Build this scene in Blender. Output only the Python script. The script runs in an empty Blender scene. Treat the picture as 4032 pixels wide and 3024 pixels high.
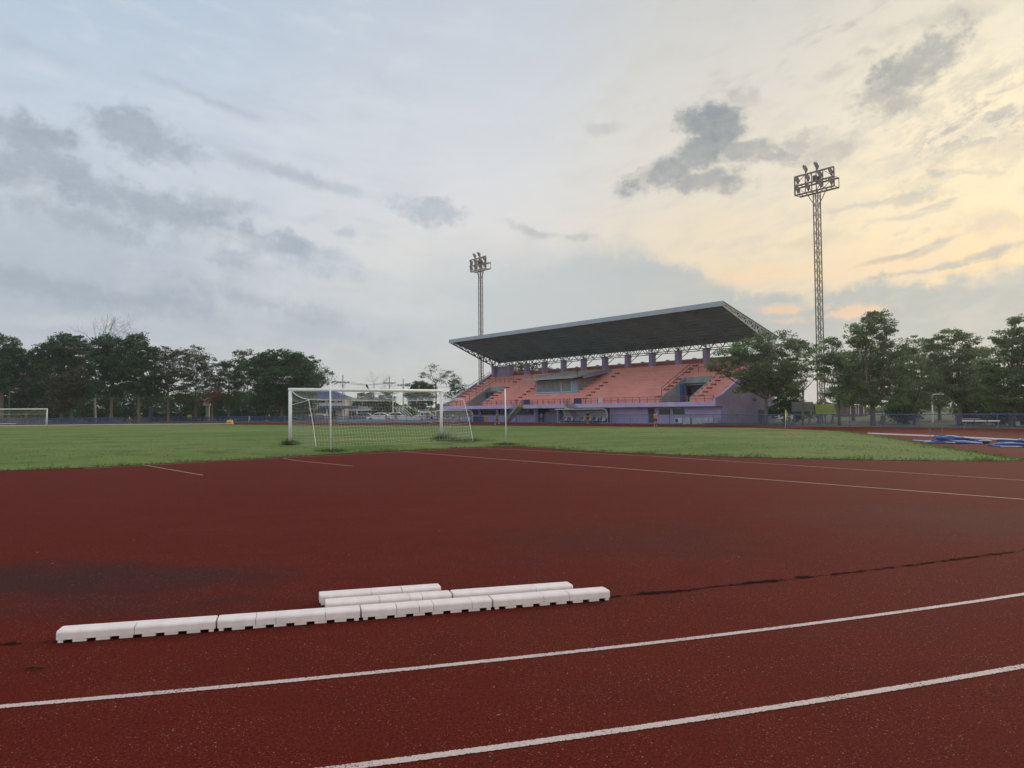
import bpy, bmesh, math, random
import numpy as np
from mathutils import Vector, Matrix
from mathutils.geometry import delaunay_2d_cdt

SC = bpy.context.scene
COL = SC.collection
RAD = math.radians

# ------------------------------------------------------------------ camera
FPX, CXP, CYP = 3030.0, 2016.0, 1512.0          # focal length and centre in photo pixels
PITCH, ROLL, EYE = math.atan((1618 - 1512) / FPX), -0.0082, 1.6
RM = (Matrix.Rotation(math.pi / 2 + PITCH, 3, 'X') @ Matrix.Rotation(ROLL, 3, 'Z'))
CAMP = Vector((0, 0, EYE))
cam_d = bpy.data.cameras.new("camera")
cam = bpy.data.objects.new("camera", cam_d)
COL.objects.link(cam)
cam_d.sensor_width = 36.0
cam_d.lens = 36.0 * FPX / 4032.0
cam_d.clip_start = 0.05
cam_d.clip_end = 6000
cam.matrix_world = Matrix.Translation(CAMP) @ RM.to_4x4()
SC.camera = cam

def ray(px, py):
    return RM @ Vector(((px - CXP) / FPX, -(py - CYP) / FPX, -1.0))
def G(px, py, z=0.0):
    d = ray(px, py); return CAMP + d * ((z - EYE) / d.z)
def D(px, py, Y):
    d = ray(px, py); return CAMP + d * (Y / d.y)
def azel(px, py):
    d = ray(px, py)
    return math.degrees(math.atan2(d.x, d.y)), math.degrees(math.atan2(d.z, math.hypot(d.x, d.y)))

def s2l(c):
    return tuple((v / 255 / 12.92 if v / 255 <= 0.04045 else ((v / 255 + 0.055) / 1.055) ** 2.4) for v in c)

# ------------------------------------------------------------------ exposure
SC.view_settings.view_transform = 'Standard'
SC.view_settings.look = 'None'
SC.view_settings.exposure = 0.0
SC.view_settings.gamma = 1.0
SC.render.film_transparent = False
SC.cycles.max_bounces = 6
SC.cycles.transparent_max_bounces = 16
SC.cycles.volume_bounces = 0

# ------------------------------------------------------------------ node helper
class NT:
    def __init__(s, tree):
        s.t = tree; s.n = tree.nodes; s.l = tree.links
    def new(s, typ, **kw):
        nd = s.n.new(typ)
        for k, v in kw.items():
            setattr(nd, k, v)
        return nd
    def put(s, sock, v):
        if v is None: return
        if hasattr(v, 'is_output'): s.l.new(v, sock)
        else: sock.default_value = v
    def math(s, op, a, b=None, c=None, clamp=False):
        nd = s.new('ShaderNodeMath', operation=op); nd.use_clamp = clamp
        s.put(nd.inputs[0], a); s.put(nd.inputs[1], b); s.put(nd.inputs[2], c)
        return nd.outputs[0]
    def vmath(s, op, a, b=None):
        nd = s.new('ShaderNodeVectorMath', operation=op)
        s.put(nd.inputs[0], a); s.put(nd.inputs[1], b)
        return nd.outputs[0]
    def smooth(s, v, lo, hi, a=0.0, b=1.0):
        nd = s.new('ShaderNodeMapRange', interpolation_type='SMOOTHSTEP')
        for i, x in enumerate((v, lo, hi, a, b)): s.put(nd.inputs[i], x)
        return nd.outputs[0]
    def lin(s, v, lo, hi, a=0.0, b=1.0):
        nd = s.new('ShaderNodeMapRange'); nd.clamp = True
        for i, x in enumerate((v, lo, hi, a, b)): s.put(nd.inputs[i], x)
        return nd.outputs[0]
    def mix(s, f, a, b, mode='MIX'):
        nd = s.new('ShaderNodeMix', data_type='RGBA', blend_type=mode)
        s.put(nd.inputs[0], f); s.put(nd.inputs[6], a); s.put(nd.inputs[7], b)
        return nd.outputs[2]
    def fmix(s, f, a, b):
        nd = s.new('ShaderNodeMix', data_type='FLOAT')
        s.put(nd.inputs[0], f); s.put(nd.inputs[2], a); s.put(nd.inputs[3], b)
        return nd.outputs[0]
    def noise(s, vec, scale, detail=4.0, rough=0.55, dist=0.0, col=False):
        nd = s.new('ShaderNodeTexNoise')
        s.put(nd.inputs['Vector'], vec); nd.inputs['Scale'].default_value = scale
        nd.inputs['Detail'].default_value = detail; nd.inputs['Roughness'].default_value = rough
        nd.inputs['Distortion'].default_value = dist
        return nd.outputs['Color'] if col else nd.outputs['Fac']
    def voro(s, vec, scale, feat='F1', out='Distance'):
        nd = s.new('ShaderNodeTexVoronoi', feature=feat)
        s.put(nd.inputs['Vector'], vec); nd.inputs['Scale'].default_value = scale
        return nd.outputs[out]
    def ramp(s, v, stops, interp='LINEAR'):
        nd = s.new('ShaderNodeValToRGB'); cr = nd.color_ramp; cr.interpolation = interp
        while len(cr.elements) < len(stops): cr.elements.new(0.5)
        for e, (p, c) in zip(cr.elements, stops):
            e.position = p; e.color = tuple(c) + (1,) if len(c) == 3 else c
        s.put(nd.inputs[0], v)
        return nd.outputs[0]
    def comb(s, x, y, z):
        nd = s.new('ShaderNodeCombineXYZ')
        for i, v in enumerate((x, y, z)): s.put(nd.inputs[i], v)
        return nd.outputs[0]
    def sep(s, v):
        nd = s.new('ShaderNodeSeparateXYZ'); s.put(nd.inputs[0], v); return nd.outputs

def rgba(c): return tuple(c) + (1.0,)

# ------------------------------------------------------------------ sky (world): evening sky behind broken cloud
SUN_AZ, SUN_EL = 37.0, 21.0
world = bpy.data.worlds.new("World"); SC.world = world; world.use_nodes = True
W = NT(world.node_tree); W.n.clear()
world.cycles.sampling_method = 'MANUAL'; world.cycles.sample_map_resolution = 256
gen = W.new('ShaderNodeTexCoord').outputs['Generated']
dirv = W.vmath('NORMALIZE', gen)
dx, dy, dz = W.sep(dirv)[:3]
az = W.math('MULTIPLY', W.math('ARCTAN2', dx, dy), 57.29578)
el = W.math('MULTIPLY', W.math('ARCSINE', dz), 57.29578)
cvec = W.comb(az, el, 0.0)
# stretched cloud-deck coordinates (a flat deck seen in perspective)
inv = W.math('DIVIDE', 1.0, W.math('ADD', W.math('MAXIMUM', dz, 0.0), 0.10))
deck = W.comb(W.math('MULTIPLY', dx, inv), W.math('MULTIPLY', dy, inv), 0.0)
nz1 = W.noise(cvec, 0.22, 7.0, 0.60)          # medium puffs
nz2 = W.noise(W.vmath('ADD', cvec, (31.0, 7.0, 3.0)), 0.75, 6.0, 0.6)
nzd = W.noise(deck, 2.2, 7.0, 0.6, 0.4)       # streaky deck
nwx = W.math('SUBTRACT', W.noise(W.vmath('ADD', cvec, (3.0, 50.0, 0.0)), 0.16, 6.0, 0.62), 0.5)
nwy = W.math('SUBTRACT', W.noise(W.vmath('ADD', cvec, (90.0, 5.0, 0.0)), 0.16, 6.0, 0.62), 0.5)
nz3 = W.noise(W.vmath('MULTIPLY', W.vmath('ADD', cvec, (11.0, 77.0, 0.0)), (1.0, 1.7, 1.0)), 1.1, 7.0, 0.68)
fine = W.math('ADD', W.math('ADD', W.math('MULTIPLY', W.math('SUBTRACT', nz1, 0.5), 1.1), W.math('MULTIPLY', W.math('SUBTRACT', nz2, 0.5), 0.8)), W.math('MULTIPLY', W.math('SUBTRACT', nz3, 0.5), 0.45))
body = W.lin(W.math('ADD', W.math('MULTIPLY', nz1, 0.6), W.math('MULTIPLY', nz3, 0.4)), 0.36, 0.62, 0.72, 1.08)

def erow(*cols): return [s2l(c) for c in cols]
EL = [0, 3, 6, 9, 12, 15, 18, 21, 24, 28, 45]
def colramp(cols):
    return W.ramp(W.lin(el, 0.0, 45.0), [(e / 45.0, s2l(c)) for e, c in zip(EL, cols)])
c_l = colramp([(196,204,210),(200,207,214),(198,207,216),(200,209,219),(203,213,223),(204,214,225),(203,214,227),(199,212,227),(192,208,225),(185,203,222),(190,206,224)])
c_m = colramp([(206,208,206),(210,212,212),(213,215,217),(221,221,219),(226,224,221),(224,224,225),(219,222,226),(214,219,225),(208,215,224),(201,210,221),(205,213,224)])
c_r = colramp([(206,206,200),(208,206,198),(224,210,186),(237,218,187),(237,221,194),(233,222,202),(228,221,207),(223,218,208),(216,214,208),(209,209,206),(215,215,213)])
c_f = colramp([(190,192,186),(196,196,190),(224,207,176),(245,218,174),(248,226,184),(246,229,192),(240,227,196),(234,224,198),(226,219,198),(216,212,198),(218,216,206)])
base = W.mix(W.smooth(az, -28.0, -2.0), c_l, c_m)
base = W.mix(W.smooth(az, -2.0, 16.0), base, c_r)
base = W.mix(W.smooth(az, 14.0, 32.0), base, c_f)
# faint high veil, streaky
base = W.mix(W.math('MULTIPLY', W.smooth(nzd, 0.42, 0.72), 0.16), base, rgba(s2l((196, 203, 212))))

# low grey-blue bank with an uneven upper edge
bnd_px = [(1000, 1180), (1500, 1110), (1800, 1000), (1900, 975), (2250, 955), (2580, 962), (2640, 1010), (2780, 1075), (2900, 1140), (3080, 1160), (3240, 1140), (3400, 1112), (3700, 1092), (4032, 1020), (4400, 960)]
stops = []
for p in bnd_px:
    a_, e_ = azel(*p)
    stops.append(((a_ + 60) / 120.0, (e_ / 30.0,) * 3))
stops = [(0.0, (0.05,) * 3)] + stops + [(1.0, (0.30,) * 3)]
bel = W.math('MULTIPLY', W.ramp(W.lin(az, -60.0, 60.0), stops), 30.0)
bnoise = W.math('ADD', W.math('MULTIPLY', W.math('SUBTRACT', nz1, 0.5), 3.0), W.math('MULTIPLY', fine, 1.6))
below = W.math('SUBTRACT', W.math('ADD', bel, bnoise), el)
soft = W.lin(az, -6.0, 12.0, 4.5, 0.8)
bank = W.smooth(below, W.math('MULTIPLY', soft, -0.5), soft)
bank_col = W.mix(W.smooth(az, -8.0, 30.0), rgba(s2l((198, 204, 208))), rgba(s2l((158, 172, 178))))
bank_col = W.mix(W.math('MULTIPLY', W.smooth(nzd, 0.45, 0.7), 0.22), bank_col, rgba(s2l((206, 207, 203))))
bank_col = W.mix(W.smooth(el, 7.0, 1.0), bank_col, W.mix(W.smooth(az, -8.0, 30.0), rgba(s2l((203, 205, 204))), rgba(s2l((186, 192, 192)))))
base = W.mix(W.math('MULTIPLY', bank, 0.88), base, bank_col)

def blob(px, py, rx, ry, rot=0.0, warp=6.0, lo=0.0, hi=0.55, ragged=0.5):
    """soft cloud patch round a sky direction; rx, ry in photo pixels (about 53 px to a degree)"""
    a0, e0 = azel(px, py)
    k = 1 / 52.9
    ua = W.math('ADD', W.math('SUBTRACT', az, a0), W.math('MULTIPLY', nwx, warp))
    ue = W.math('ADD', W.math('SUBTRACT', el, e0), W.math('MULTIPLY', nwy, warp * 0.7))
    c, s_ = math.cos(RAD(rot)), math.sin(RAD(rot))
    p = W.math('ADD', W.math('MULTIPLY', ua, c / (rx * k)), W.math('MULTIPLY', ue, s_ / (rx * k)))
    q = W.math('ADD', W.math('MULTIPLY', ua, -s_ / (ry * k)), W.math('MULTIPLY', ue, c / (ry * k)))
    rr = W.math('SQRT', W.math('ADD', W.math('MULTIPLY', p, p), W.math('MULTIPLY', q, q)))
    f = W.math('ADD', W.math('SUBTRACT', 1.0, rr), W.math('MULTIPLY', fine, ragged * 2))
    return W.math('MULTIPLY', W.smooth(f, lo - 0.06, hi + 0.10), body)

def layer(blobs, col, strength):
    global base
    tot = None
    for b, s_ in blobs:
        m = W.math('MULTIPLY', b, s_)
        tot = m if tot is None else W.math('MAXIMUM', tot, m)
    base = W.mix(W.math('MULTIPLY', tot, strength, clamp=True), base, rgba(s2l(col)))

def rotv(ang, sx, sy, off=(0, 0)):
    c, s_ = math.cos(RAD(ang)), math.sin(RAD(ang))
    u = W.math('ADD', W.math('MULTIPLY', az, c * sx), W.math('MULTIPLY', el, s_ * sx)); v = W.math('ADD', W.math('MULTIPLY', az, -s_ * sy), W.math('MULTIPLY', el, c * sy))
    return W.comb(W.math('ADD', u, off[0]), W.math('ADD', v, off[1]), 0.0)
streak_r = W.noise(rotv(14, 0.34, 0.85, (40, 3)), 0.8, 8.0, 0.62, 0.15)      # streaks rising to the right
ripple = W.noise(rotv(20, 0.55, 1.15, (13, 29)), 0.85, 9.0, 0.70, 0.25)
streak_l = W.noise(rotv(-8, 0.24, 0.70, (7, 60)), 0.8, 7.0, 0.58, 0.15)      # streaks sinking to the right
def field(px, py, rx, ry, rot, n, lo, hi, k=1.0):
    m = blob(px, py, rx, ry, rot, 5, 0, 0.9, 0.3)
    return W.math('MULTIPLY', W.math('MULTIPLY', m, W.smooth(n, lo, hi)), k)
# thin high veil everywhere, streaky
base = W.mix(W.math('MULTIPLY', W.math('MULTIPLY', W.smooth(streak_r, 0.42, 0.74), W.smooth(az, -6.0, 18.0)), 0.5), base, rgba(s2l((203, 200, 192))))
base = W.mix(W.math('MULTIPLY', W.math('MULTIPLY', W.smooth(streak_l, 0.48, 0.68), W.smooth(az, 2.0, -16.0)), 0.40), base, rgba(s2l((190, 200, 213))))
base = W.mix(W.math('MULTIPLY', W.math('MULTIPLY', W.smooth(streak_l, 0.50, 0.34), W.smooth(az, 10.0, -10.0)), 0.25), base, rgba(s2l((226, 229, 233))))
# big soft grey bank on the left
layer([(blob(150, 1060, 1000, 330, -8, 8, -0.15, 0.75, 0.4), 0.80), (blob(700, 1230, 950, 130, -8, 7, 0, 0.8, 0.4), 0.62),
       (blob(1150, 1010, 330, 95, -8, 7, 0, 0.6, 0.6), 0.8), (blob(1260, 1290, 460, 60, -8, 6, 0, 0.7, 0.5), 0.7)], (180, 190, 202), 0.95)
layer([(blob(200, 690, 560, 120, -14, 7, 0, 0.6, 0.65), 0.85), (blob(620, 800, 420, 85, -16, 6, 0, 0.6, 0.65), 0.9),
       (blob(560, 540, 240, 90, -10, 6, 0, 0.55, 0.65), 0.85), (blob(60, 510, 220, 85, -5, 6, 0, 0.55, 0.6), 0.95), (blob(330, 900, 420, 60, -12, 6, 0, 0.7, 0.7), 0.6),
       (blob(1130, 980, 160, 70, -4, 5, 0, 0.6, 0.7), 0.65), (blob(900, 1040, 110, 50, 0, 5, 0, 0.6, 0.7), 0.5), (blob(250, 1140, 620, 60, -6, 6, 0, 0.8, 0.6), 0.65), (blob(1000, 1190, 420, 40, -10, 5, 0, 0.8, 0.6), 0.5)], (160, 171, 184), 0.9)
layer([(blob(820, 390, 340, 26, -8, 3, 0, 0.9, 0.35), 0.55), (blob(1180, 690, 380, 36, -14, 3, 0, 0.8, 0.5), 0.75), (blob(960, 620, 140, 42, -10, 4, 0, 0.8, 0.5), 0.5), (blob(840, 800, 200, 55, -14, 5, 0, 0.7, 0.7), 0.65),
       (blob(1690, 830, 200, 55, -10, 5, 0, 0.6, 0.8), 0.75), (blob(1380, 915, 60, 26, 0, 4, 0, 0.7, 0.6), 0.55), (blob(1230, 870, 120, 30, 0, 4, 0, 0.8, 0.7), 0.3), (blob(100, 200, 260, 45, -5, 5, 0, 1.0, 0.3), 0.4)], (170, 181, 194), 0.9)
# paler openings low on the left
layer([(blob(300, 1255, 330, 28, 2, 4, 0, 0.9, 0.5), 0.6), (blob(1500, 1215, 320, 45, -12, 5, 0, 0.9, 0.5), 0.7), (blob(900, 940, 260, 40, -14, 5, 0, 0.9, 0.6), 0.5), (blob(130, 760, 90, 40, -20, 4, 0, 0.9, 0.6), 0.5), (blob(420, 1330, 600, 26, 0, 4, 0, 1.0, 0.4), 0.45)], (214, 216, 220), 0.8)
# darker broken clouds in front of the glow
layer([(field(3860, 480, 420, 230, 14, ripple, 0.44, 0.58), 1.0), (field(3560, 300, 330, 160, 20, ripple, 0.44, 0.58), 0.7), (field(3760, 430, 520, 230, 14, streak_r, 0.46, 0.62), 0.6), (field(3300, 180, 700, 150, 6, streak_r, 0.50, 0.66), 0.5), (field(3650, 830, 500, 130, 6, streak_r, 0.54, 0.66), 0.6), (blob(3950, 590, 260, 90, 0, 6, 0, 0.7, 0.9), 0.6), (blob(3750, 40, 330, 45, 4, 5, 0, 0.9, 0.6), 0.5),
       (blob(3200, 950, 220, 40, -3, 4, 0, 0.9, 0.6), 0.4), (blob(3960, 870, 190, 45, -5, 5, 0, 0.8, 0.8), 0.4)], (163, 166, 164), 0.92)
layer([(blob(2820, 490, 168, 94.4, -10, 3.5, 0, 0.45, 0.62), 1.0), (blob(2760, 600, 168, 88.5, 30, 3.5, 0, 0.45, 0.62), 0.95), (blob(2600, 690, 212.8, 73.16, 14, 3.5, 0, 0.45, 0.62), 1.0), (blob(2730, 725, 280, 53.1, 2, 3, 0, 0.5, 0.7), 0.85), (blob(2960, 610, 224, 47.2, -6, 3.5, 0, 0.6, 0.9), 0.75),
       (blob(3060, 625, 145.6, 40.12, 0, 3, 0, 0.6, 0.9), 0.75), (blob(3150, 585, 78.4, 53.1, 0, 3, 0, 0.6, 0.9), 0.55), (blob(3290, 585, 168, 64.9, 6, 4, 0, 0.7, 0.9), 0.5), (blob(2470, 745, 78.4, 33.04, 0, 3, 0, 0.6, 0.7), 0.6),
       (blob(3590, 235, 212.8, 73.16, 22, 4, 0, 0.5, 0.9), 0.85), (blob(3545, 300, 123.2, 70.8, 30, 4, 0, 0.5, 0.8), 0.8), (blob(3470, 355, 145.6, 59, 20, 4, 0, 0.6, 0.9), 0.7), (blob(3530, 420, 89.6, 42.48, 0, 4, 0, 0.6, 0.9), 0.65), (blob(2930, 370, 78.4, 41.3, -20, 4, 0, 0.7, 0.8), 0.4), (blob(2380, 490, 100.8, 35.4, 0, 4, 0, 0.7, 0.8), 0.3), (blob(2900, 690, 67.2, 23.6, 0, 3, 0, 0.7, 0.8), 0.4)], (140, 149, 155), 0.92)
layer([(blob(3480, 800, 260, 22, 4, 3, 0, 0.7, 0.9), 0.6), (blob(3590, 780, 110, 34, 10, 3, 0, 0.6, 0.9), 0.7), (blob(3820, 680, 150, 22, -6, 3, 0, 0.7, 0.9), 0.6), (blob(3540, 856, 170, 14, 4, 2, 0, 0.8, 0.7), 0.55),
       (blob(3560, 1000, 210, 13, 14, 2, 0, 0.7, 0.7), 0.9), (blob(3650, 985, 90, 18, 14, 2, 0, 0.7, 0.7), 0.7), (blob(3870, 1000, 230, 20, 12, 2.5, 0, 0.7, 0.8), 0.9), (blob(3700, 1050, 300, 16, 8, 2.5, 0, 0.7, 0.8), 0.8), (blob(2120, 910, 190, 22, -16, 3, 0, 0.8, 0.7), 0.5), (blob(2270, 945, 90, 22, 0, 3, 0, 0.7, 0.7), 0.5)], (158, 166, 169), 0.88)
# warm breaks
layer([(blob(3020, 1075, 330, 62, 4, 3, 0, 0.9, 0.5), 0.8), (blob(3500, 1040, 420, 50, 6, 3, 0, 0.9, 0.6), 0.65), (blob(3900, 930, 260, 60, 4, 4, 0, 0.9, 0.6), 0.4)], (248, 212, 172), 0.62)
layer([(blob(3120, 1215, 220, 24, -2, 2.5, 0, 0.8, 1.2), 0.85), (blob(3290, 1240, 230, 28, 3, 2.5, 0, 0.8, 1.2), 0.9), (blob(3080, 1262, 130, 13, 0, 2, 0, 0.9, 0.9), 0.55), (blob(3430, 1222, 120, 13, 6, 2, 0, 0.9, 0.9), 0.5), (blob(3820, 1050, 210, 9, 10, 2, 0, 0.9, 0.6), 0.6)], (245, 203, 162), 0.8)
layer([(field(3950, 420, 420, 260, 14, streak_r, 0.52, 0.38), 0.8), (blob(3430, 880, 480, 110, 2, 6, 0, 1.1, 0.6), 0.55), (blob(2700, 900, 420, 90, -6, 6, 0, 1.1, 0.6), 0.3)], (252, 230, 190), 0.55)

sky = W.new('ShaderNodeTexSky', sky_type='NISHITA')
sky.sun_disc = False; sky.sun_elevation = RAD(SUN_EL); sky.sun_rotation = RAD(SUN_AZ)
sky.air_density = 1.2; sky.dust_density = 2.0
clear = W.vmath('MULTIPLY', sky.outputs[0], (0.07, 0.07, 0.07))
fin = W.mix(0.06, base, clear)
# the ground side of the world stays dim
fin = W.mix(W.smooth(el, 0.0, -4.0), fin, (0.12, 0.11, 0.10, 1.0))
# sky above the view is brightened to light the ground
gain = W.math('MULTIPLY', W.lin(el, 29.0, 70.0, 1.0, 1.25), W.smooth(dy, 0.35, -0.5, 1.0, 1.55))   # unseen sky behind the viewer brightened to fill the shaded stand front
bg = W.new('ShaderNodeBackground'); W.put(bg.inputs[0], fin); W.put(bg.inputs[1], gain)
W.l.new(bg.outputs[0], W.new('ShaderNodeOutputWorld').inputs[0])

# ------------------------------------------------------------------ sun (veiled by cloud, behind and right of the stand)
sd = bpy.data.lights.new("sun", 'SUN'); sd.energy = 1.3; sd.angle = RAD(16); sd.color = (1.0, 0.86, 0.68)
sun = bpy.data.objects.new("sun", sd); COL.objects.link(sun)
sv = Vector((math.sin(RAD(SUN_AZ)) * math.cos(RAD(SUN_EL)), math.cos(RAD(SUN_AZ)) * math.cos(RAD(SUN_EL)), math.sin(RAD(SUN_EL))))
sun.rotation_euler = (-sv).to_track_quat('-Z', 'Y').to_euler()
sun.location = sv * 60

# ------------------------------------------------------------------ object helpers
def tag(o, label=None, cat=None, group=None, kind=None):
    if label: o['label'] = label
    if cat: o['category'] = cat
    if group: o['group'] = group
    if kind: o['kind'] = kind
    return o
def thing(name, label, cat, loc=(0, 0, 0), rz=0.0, group=None):
    o = bpy.data.objects.new(name, None); COL.objects.link(o)
    o.location = loc; o.rotation_euler = (0, 0, rz); o.empty_display_size = 0.3
    return tag(o, label, cat, group)
def copy_tree(o, parent=None):
    c = o.copy(); COL.objects.link(c)
    if parent is not None: c.parent = parent
    for ch in list(o.children): copy_tree(ch, c)
    return c

class MB:
    def __init__(s): s.v = []; s.f = []
    def add(s, vs, fs):
        k = len(s.v); s.v += [tuple(p) for p in vs]; s.f += [tuple(i + k for i in q) for q in fs]; return s
    def box(s, x0, x1, y0, y1, z0, z1):
        return s.add([(x0,y0,z0),(x1,y0,z0),(x1,y1,z0),(x0,y1,z0),(x0,y0,z1),(x1,y0,z1),(x1,y1,z1),(x0,y1,z1)],
                     [(0,3,2,1),(4,5,6,7),(0,1,5,4),(1,2,6,5),(2,3,7,6),(3,0,4,7)])
    def quad(s, a, b, c, d): return s.add([a, b, c, d], [(0, 1, 2, 3)])
    def ring(s, p, d, r, n, up=None, fl=1.0, ph=0.0):
        d = Vector(d).normalized()
        up = Vector(up) if up else (Vector((0, 0, 1)) if abs(d.z) < 0.95 else Vector((1, 0, 0)))
        a = d.cross(up).normalized(); b = a.cross(d)
        p = Vector(p)
        return [p + a * (r * math.cos(2*math.pi*i/n + ph)) + b * (r * fl * math.sin(2*math.pi*i/n + ph)) for i in range(n)]
    def tube(s, pts, r, n=6, cap=True, fl=1.0, ph=0.0):
        pts = [Vector(p) for p in pts]; m = len(pts)
        rs = r if isinstance(r, (list, tuple)) else [r] * m
        k = len(s.v)
        for i, p in enumerate(pts):
            d = (pts[min(i+1, m-1)] - pts[max(i-1, 0)])
            if d.length < 1e-9: d = Vector((0, 0, 1))
            s.v += [tuple(q) for q in s.ring(p, d, rs[i], n, fl=fl, ph=ph)]
        for i in range(m - 1):
            for j in range(n):
                a, b = k + i*n + j, k + i*n + (j+1) % n
                s.f.append((a, b, b + n, a + n))
        if cap:
            s.f.append(tuple(k + j for j in reversed(range(n)))); s.f.append(tuple(k + (m-1)*n + j for j in range(n)))
        return s
    def bar(s, p, q, t): return s.tube([p, q], t * 0.7071, 4, ph=math.pi / 4)
    def prism(s, poly, ax, a, b):
        """polygon in the two other axes extruded along axis ax from a to b"""
        def mk(u, v, w):
            return {0: (w, u, v), 1: (u, w, v), 2: (u, v, w)}[ax]
        n = len(poly)
        return s.add([mk(u, v, a) for u, v in poly] + [mk(u, v, b) for u, v in poly],
                     [tuple(range(n))[::-1], tuple(range(n, 2*n))] + [(i, (i+1) % n, (i+1) % n + n, i + n) for i in range(n)])
    def lathe(s, prof, n=14, c=(0, 0, 0), axis=(0, 0, 1)):
        """prof: [(radius, distance along axis)]"""
        k = len(s.v); ax = Vector(axis).normalized(); c = Vector(c)
        for r_, h in prof: s.v += [tuple(q) for q in s.ring(c + ax * h, ax, max(r_, 1e-4), n)]
        for i in range(len(prof) - 1):
            for j in range(n):
                a, b = k + i*n + j, k + i*n + (j+1) % n
                s.f.append((a, b, b + n, a + n))
        s.f.append(tuple(k + j for j in reversed(range(n)))); s.f.append(tuple(k + (len(prof)-1)*n + j for j in range(n)))
        return s
    def build(s, name, mat, parent=None, smooth=False, bevel=0.0, loc=None):
        me = bpy.data.meshes.new(name); me.from_pydata(s.v, [], s.f)
        bm = bmesh.new(); bm.from_mesh(me); bmesh.ops.recalc_face_normals(bm, faces=bm.faces); bm.to_mesh(me); bm.free()
        me.materials.append(mat)
        if smooth: me.polygons.foreach_set('use_smooth', [True] * len(me.polygons))
        o = bpy.data.objects.new(name, me); COL.objects.link(o)
        if parent is not None: o.parent = parent
        if loc is not None: o.location = loc
        if bevel:
            m = o.modifiers.new('bevel', 'BEVEL'); m.width = bevel; m.segments = 2; m.limit_method = 'ANGLE'
        return o

# ------------------------------------------------------------------ materials
def mat_base(name):
    m = bpy.data.materials.new(name); m.use_nodes = True
    t = NT(m.node_tree); t.n.clear()
    p = t.new('ShaderNodeBsdfPrincipled'); out = t.new('ShaderNodeOutputMaterial')
    t.l.new(p.outputs[0], out.inputs[0])
    return m, t, p, out
def mat(name, col, rough=0.6, var=0.25, scale=3.0, metal=0.0, spec=0.4, bump=0.0, bscale=40.0, dirt=None):
    m, t, p, out = mat_base(name)
    pos = t.new('ShaderNodeTexCoord').outputs['Object']
    n1 = t.noise(pos, scale, 5.0, 0.6)
    lo = tuple(c * (1 - var) for c in col); hi = tuple(min(1, c * (1 + var * 0.7)) for c in col)
    c = t.ramp(n1, [(0.3, lo), (0.72, hi)])
    if dirt:
        n2 = t.noise(t.vmath('MULTIPLY', pos, (1.0, 1.0, 0.35)), scale * 1.7, 6.0, 0.65)
        c = t.mix(t.math('MULTIPLY', t.smooth(n2, 0.52, 0.75), dirt[1]), c, rgba(dirt[0]))
    t.put(p.inputs['Base Color'], c)
    p.inputs['Roughness'].default_value = rough; p.inputs['Metallic'].default_value = metal
    p.inputs['Specular IOR Level'].default_value = spec
    if bump:
        b = t.new('ShaderNodeBump'); b.inputs['Strength'].default_value = bump; b.inputs['Distance'].default_value = 0.02
        t.put(b.inputs['Height'], t.noise(pos, bscale, 4.0)); t.l.new(b.outputs[0], p.inputs['Normal'])
    return m

M = {}
M['white_paint'] = mat('white_paint', (0.74, 0.74, 0.75), 0.45, 0.10, 6, dirt=((0.42, 0.40, 0.37), 0.35))
M['white_metal'] = mat('white_metal', (0.70, 0.71, 0.73), 0.4, 0.08, 4)
M['lavender'] = mat('lavender_paint', (0.38, 0.28, 0.52), 0.8, 0.14, 0.5, bump=0.1, dirt=((0.24, 0.2, 0.3), 0.45))
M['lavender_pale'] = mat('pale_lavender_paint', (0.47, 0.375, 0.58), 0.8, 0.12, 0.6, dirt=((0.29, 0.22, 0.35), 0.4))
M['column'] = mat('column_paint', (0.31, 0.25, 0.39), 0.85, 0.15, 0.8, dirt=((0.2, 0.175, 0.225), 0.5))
M['orange'] = mat('orange_paint', (0.66, 0.275, 0.225), 0.85, 0.14, 0.45, bump=0.1, dirt=((0.46, 0.19, 0.155), 0.55))
M['orange_dark'] = mat('dark_orange_paint', (0.36, 0.10, 0.08), 0.85, 0.15, 0.8)
M['aisle_red'] = mat('aisle_red', (0.24, 0.05, 0.045), 0.85, 0.2, 2.0)
M['cream_steps'] = mat('cream_steps', (0.42, 0.33, 0.28), 0.85, 0.2, 1.0)
M['steel_roof'] = mat('steel_roof', (0.30, 0.33, 0.36), 0.5, 0.12, 0.4)
M['soffit'] = mat('soffit', (0.185, 0.265, 0.305), 0.8, 0.2, 0.3, spec=0.1)
M['fascia'] = mat('fascia', (0.36, 0.40, 0.43), 0.55, 0.10, 0.5)
M['truss'] = mat('truss_steel', (0.10, 0.095, 0.10), 0.6, 0.15, 1.0)
M['truss_light'] = mat('light_truss_steel', (0.50, 0.51, 0.50), 0.6, 0.12, 1.0)
M['galv'] = mat('galvanised_steel', (0.19, 0.15, 0.14), 0.5, 0.2, 2.0, metal=0.2)
M['rail'] = mat('rail_paint', (0.24, 0.10, 0.14), 0.6, 0.2, 2.0)
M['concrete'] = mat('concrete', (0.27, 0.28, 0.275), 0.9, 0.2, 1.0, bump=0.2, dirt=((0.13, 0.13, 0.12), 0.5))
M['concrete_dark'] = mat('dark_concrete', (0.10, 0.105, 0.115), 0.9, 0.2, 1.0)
M['glass'] = mat('window_glass', (0.03, 0.035, 0.038), 0.15, 0.4, 0.7, spec=0.6)
M['film_glass'] = mat('dusty_glass', (0.20, 0.215, 0.22), 0.35, 0.3, 1.5, spec=0.5, dirt=((0.30, 0.30, 0.29), 0.6))
M['dark_door'] = mat('dark_door', (0.055, 0.04, 0.05), 0.6, 0.3, 1.0)
M['navy'] = mat('navy_paint', (0.02, 0.035, 0.085), 0.5, 0.25, 1.0)
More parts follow.
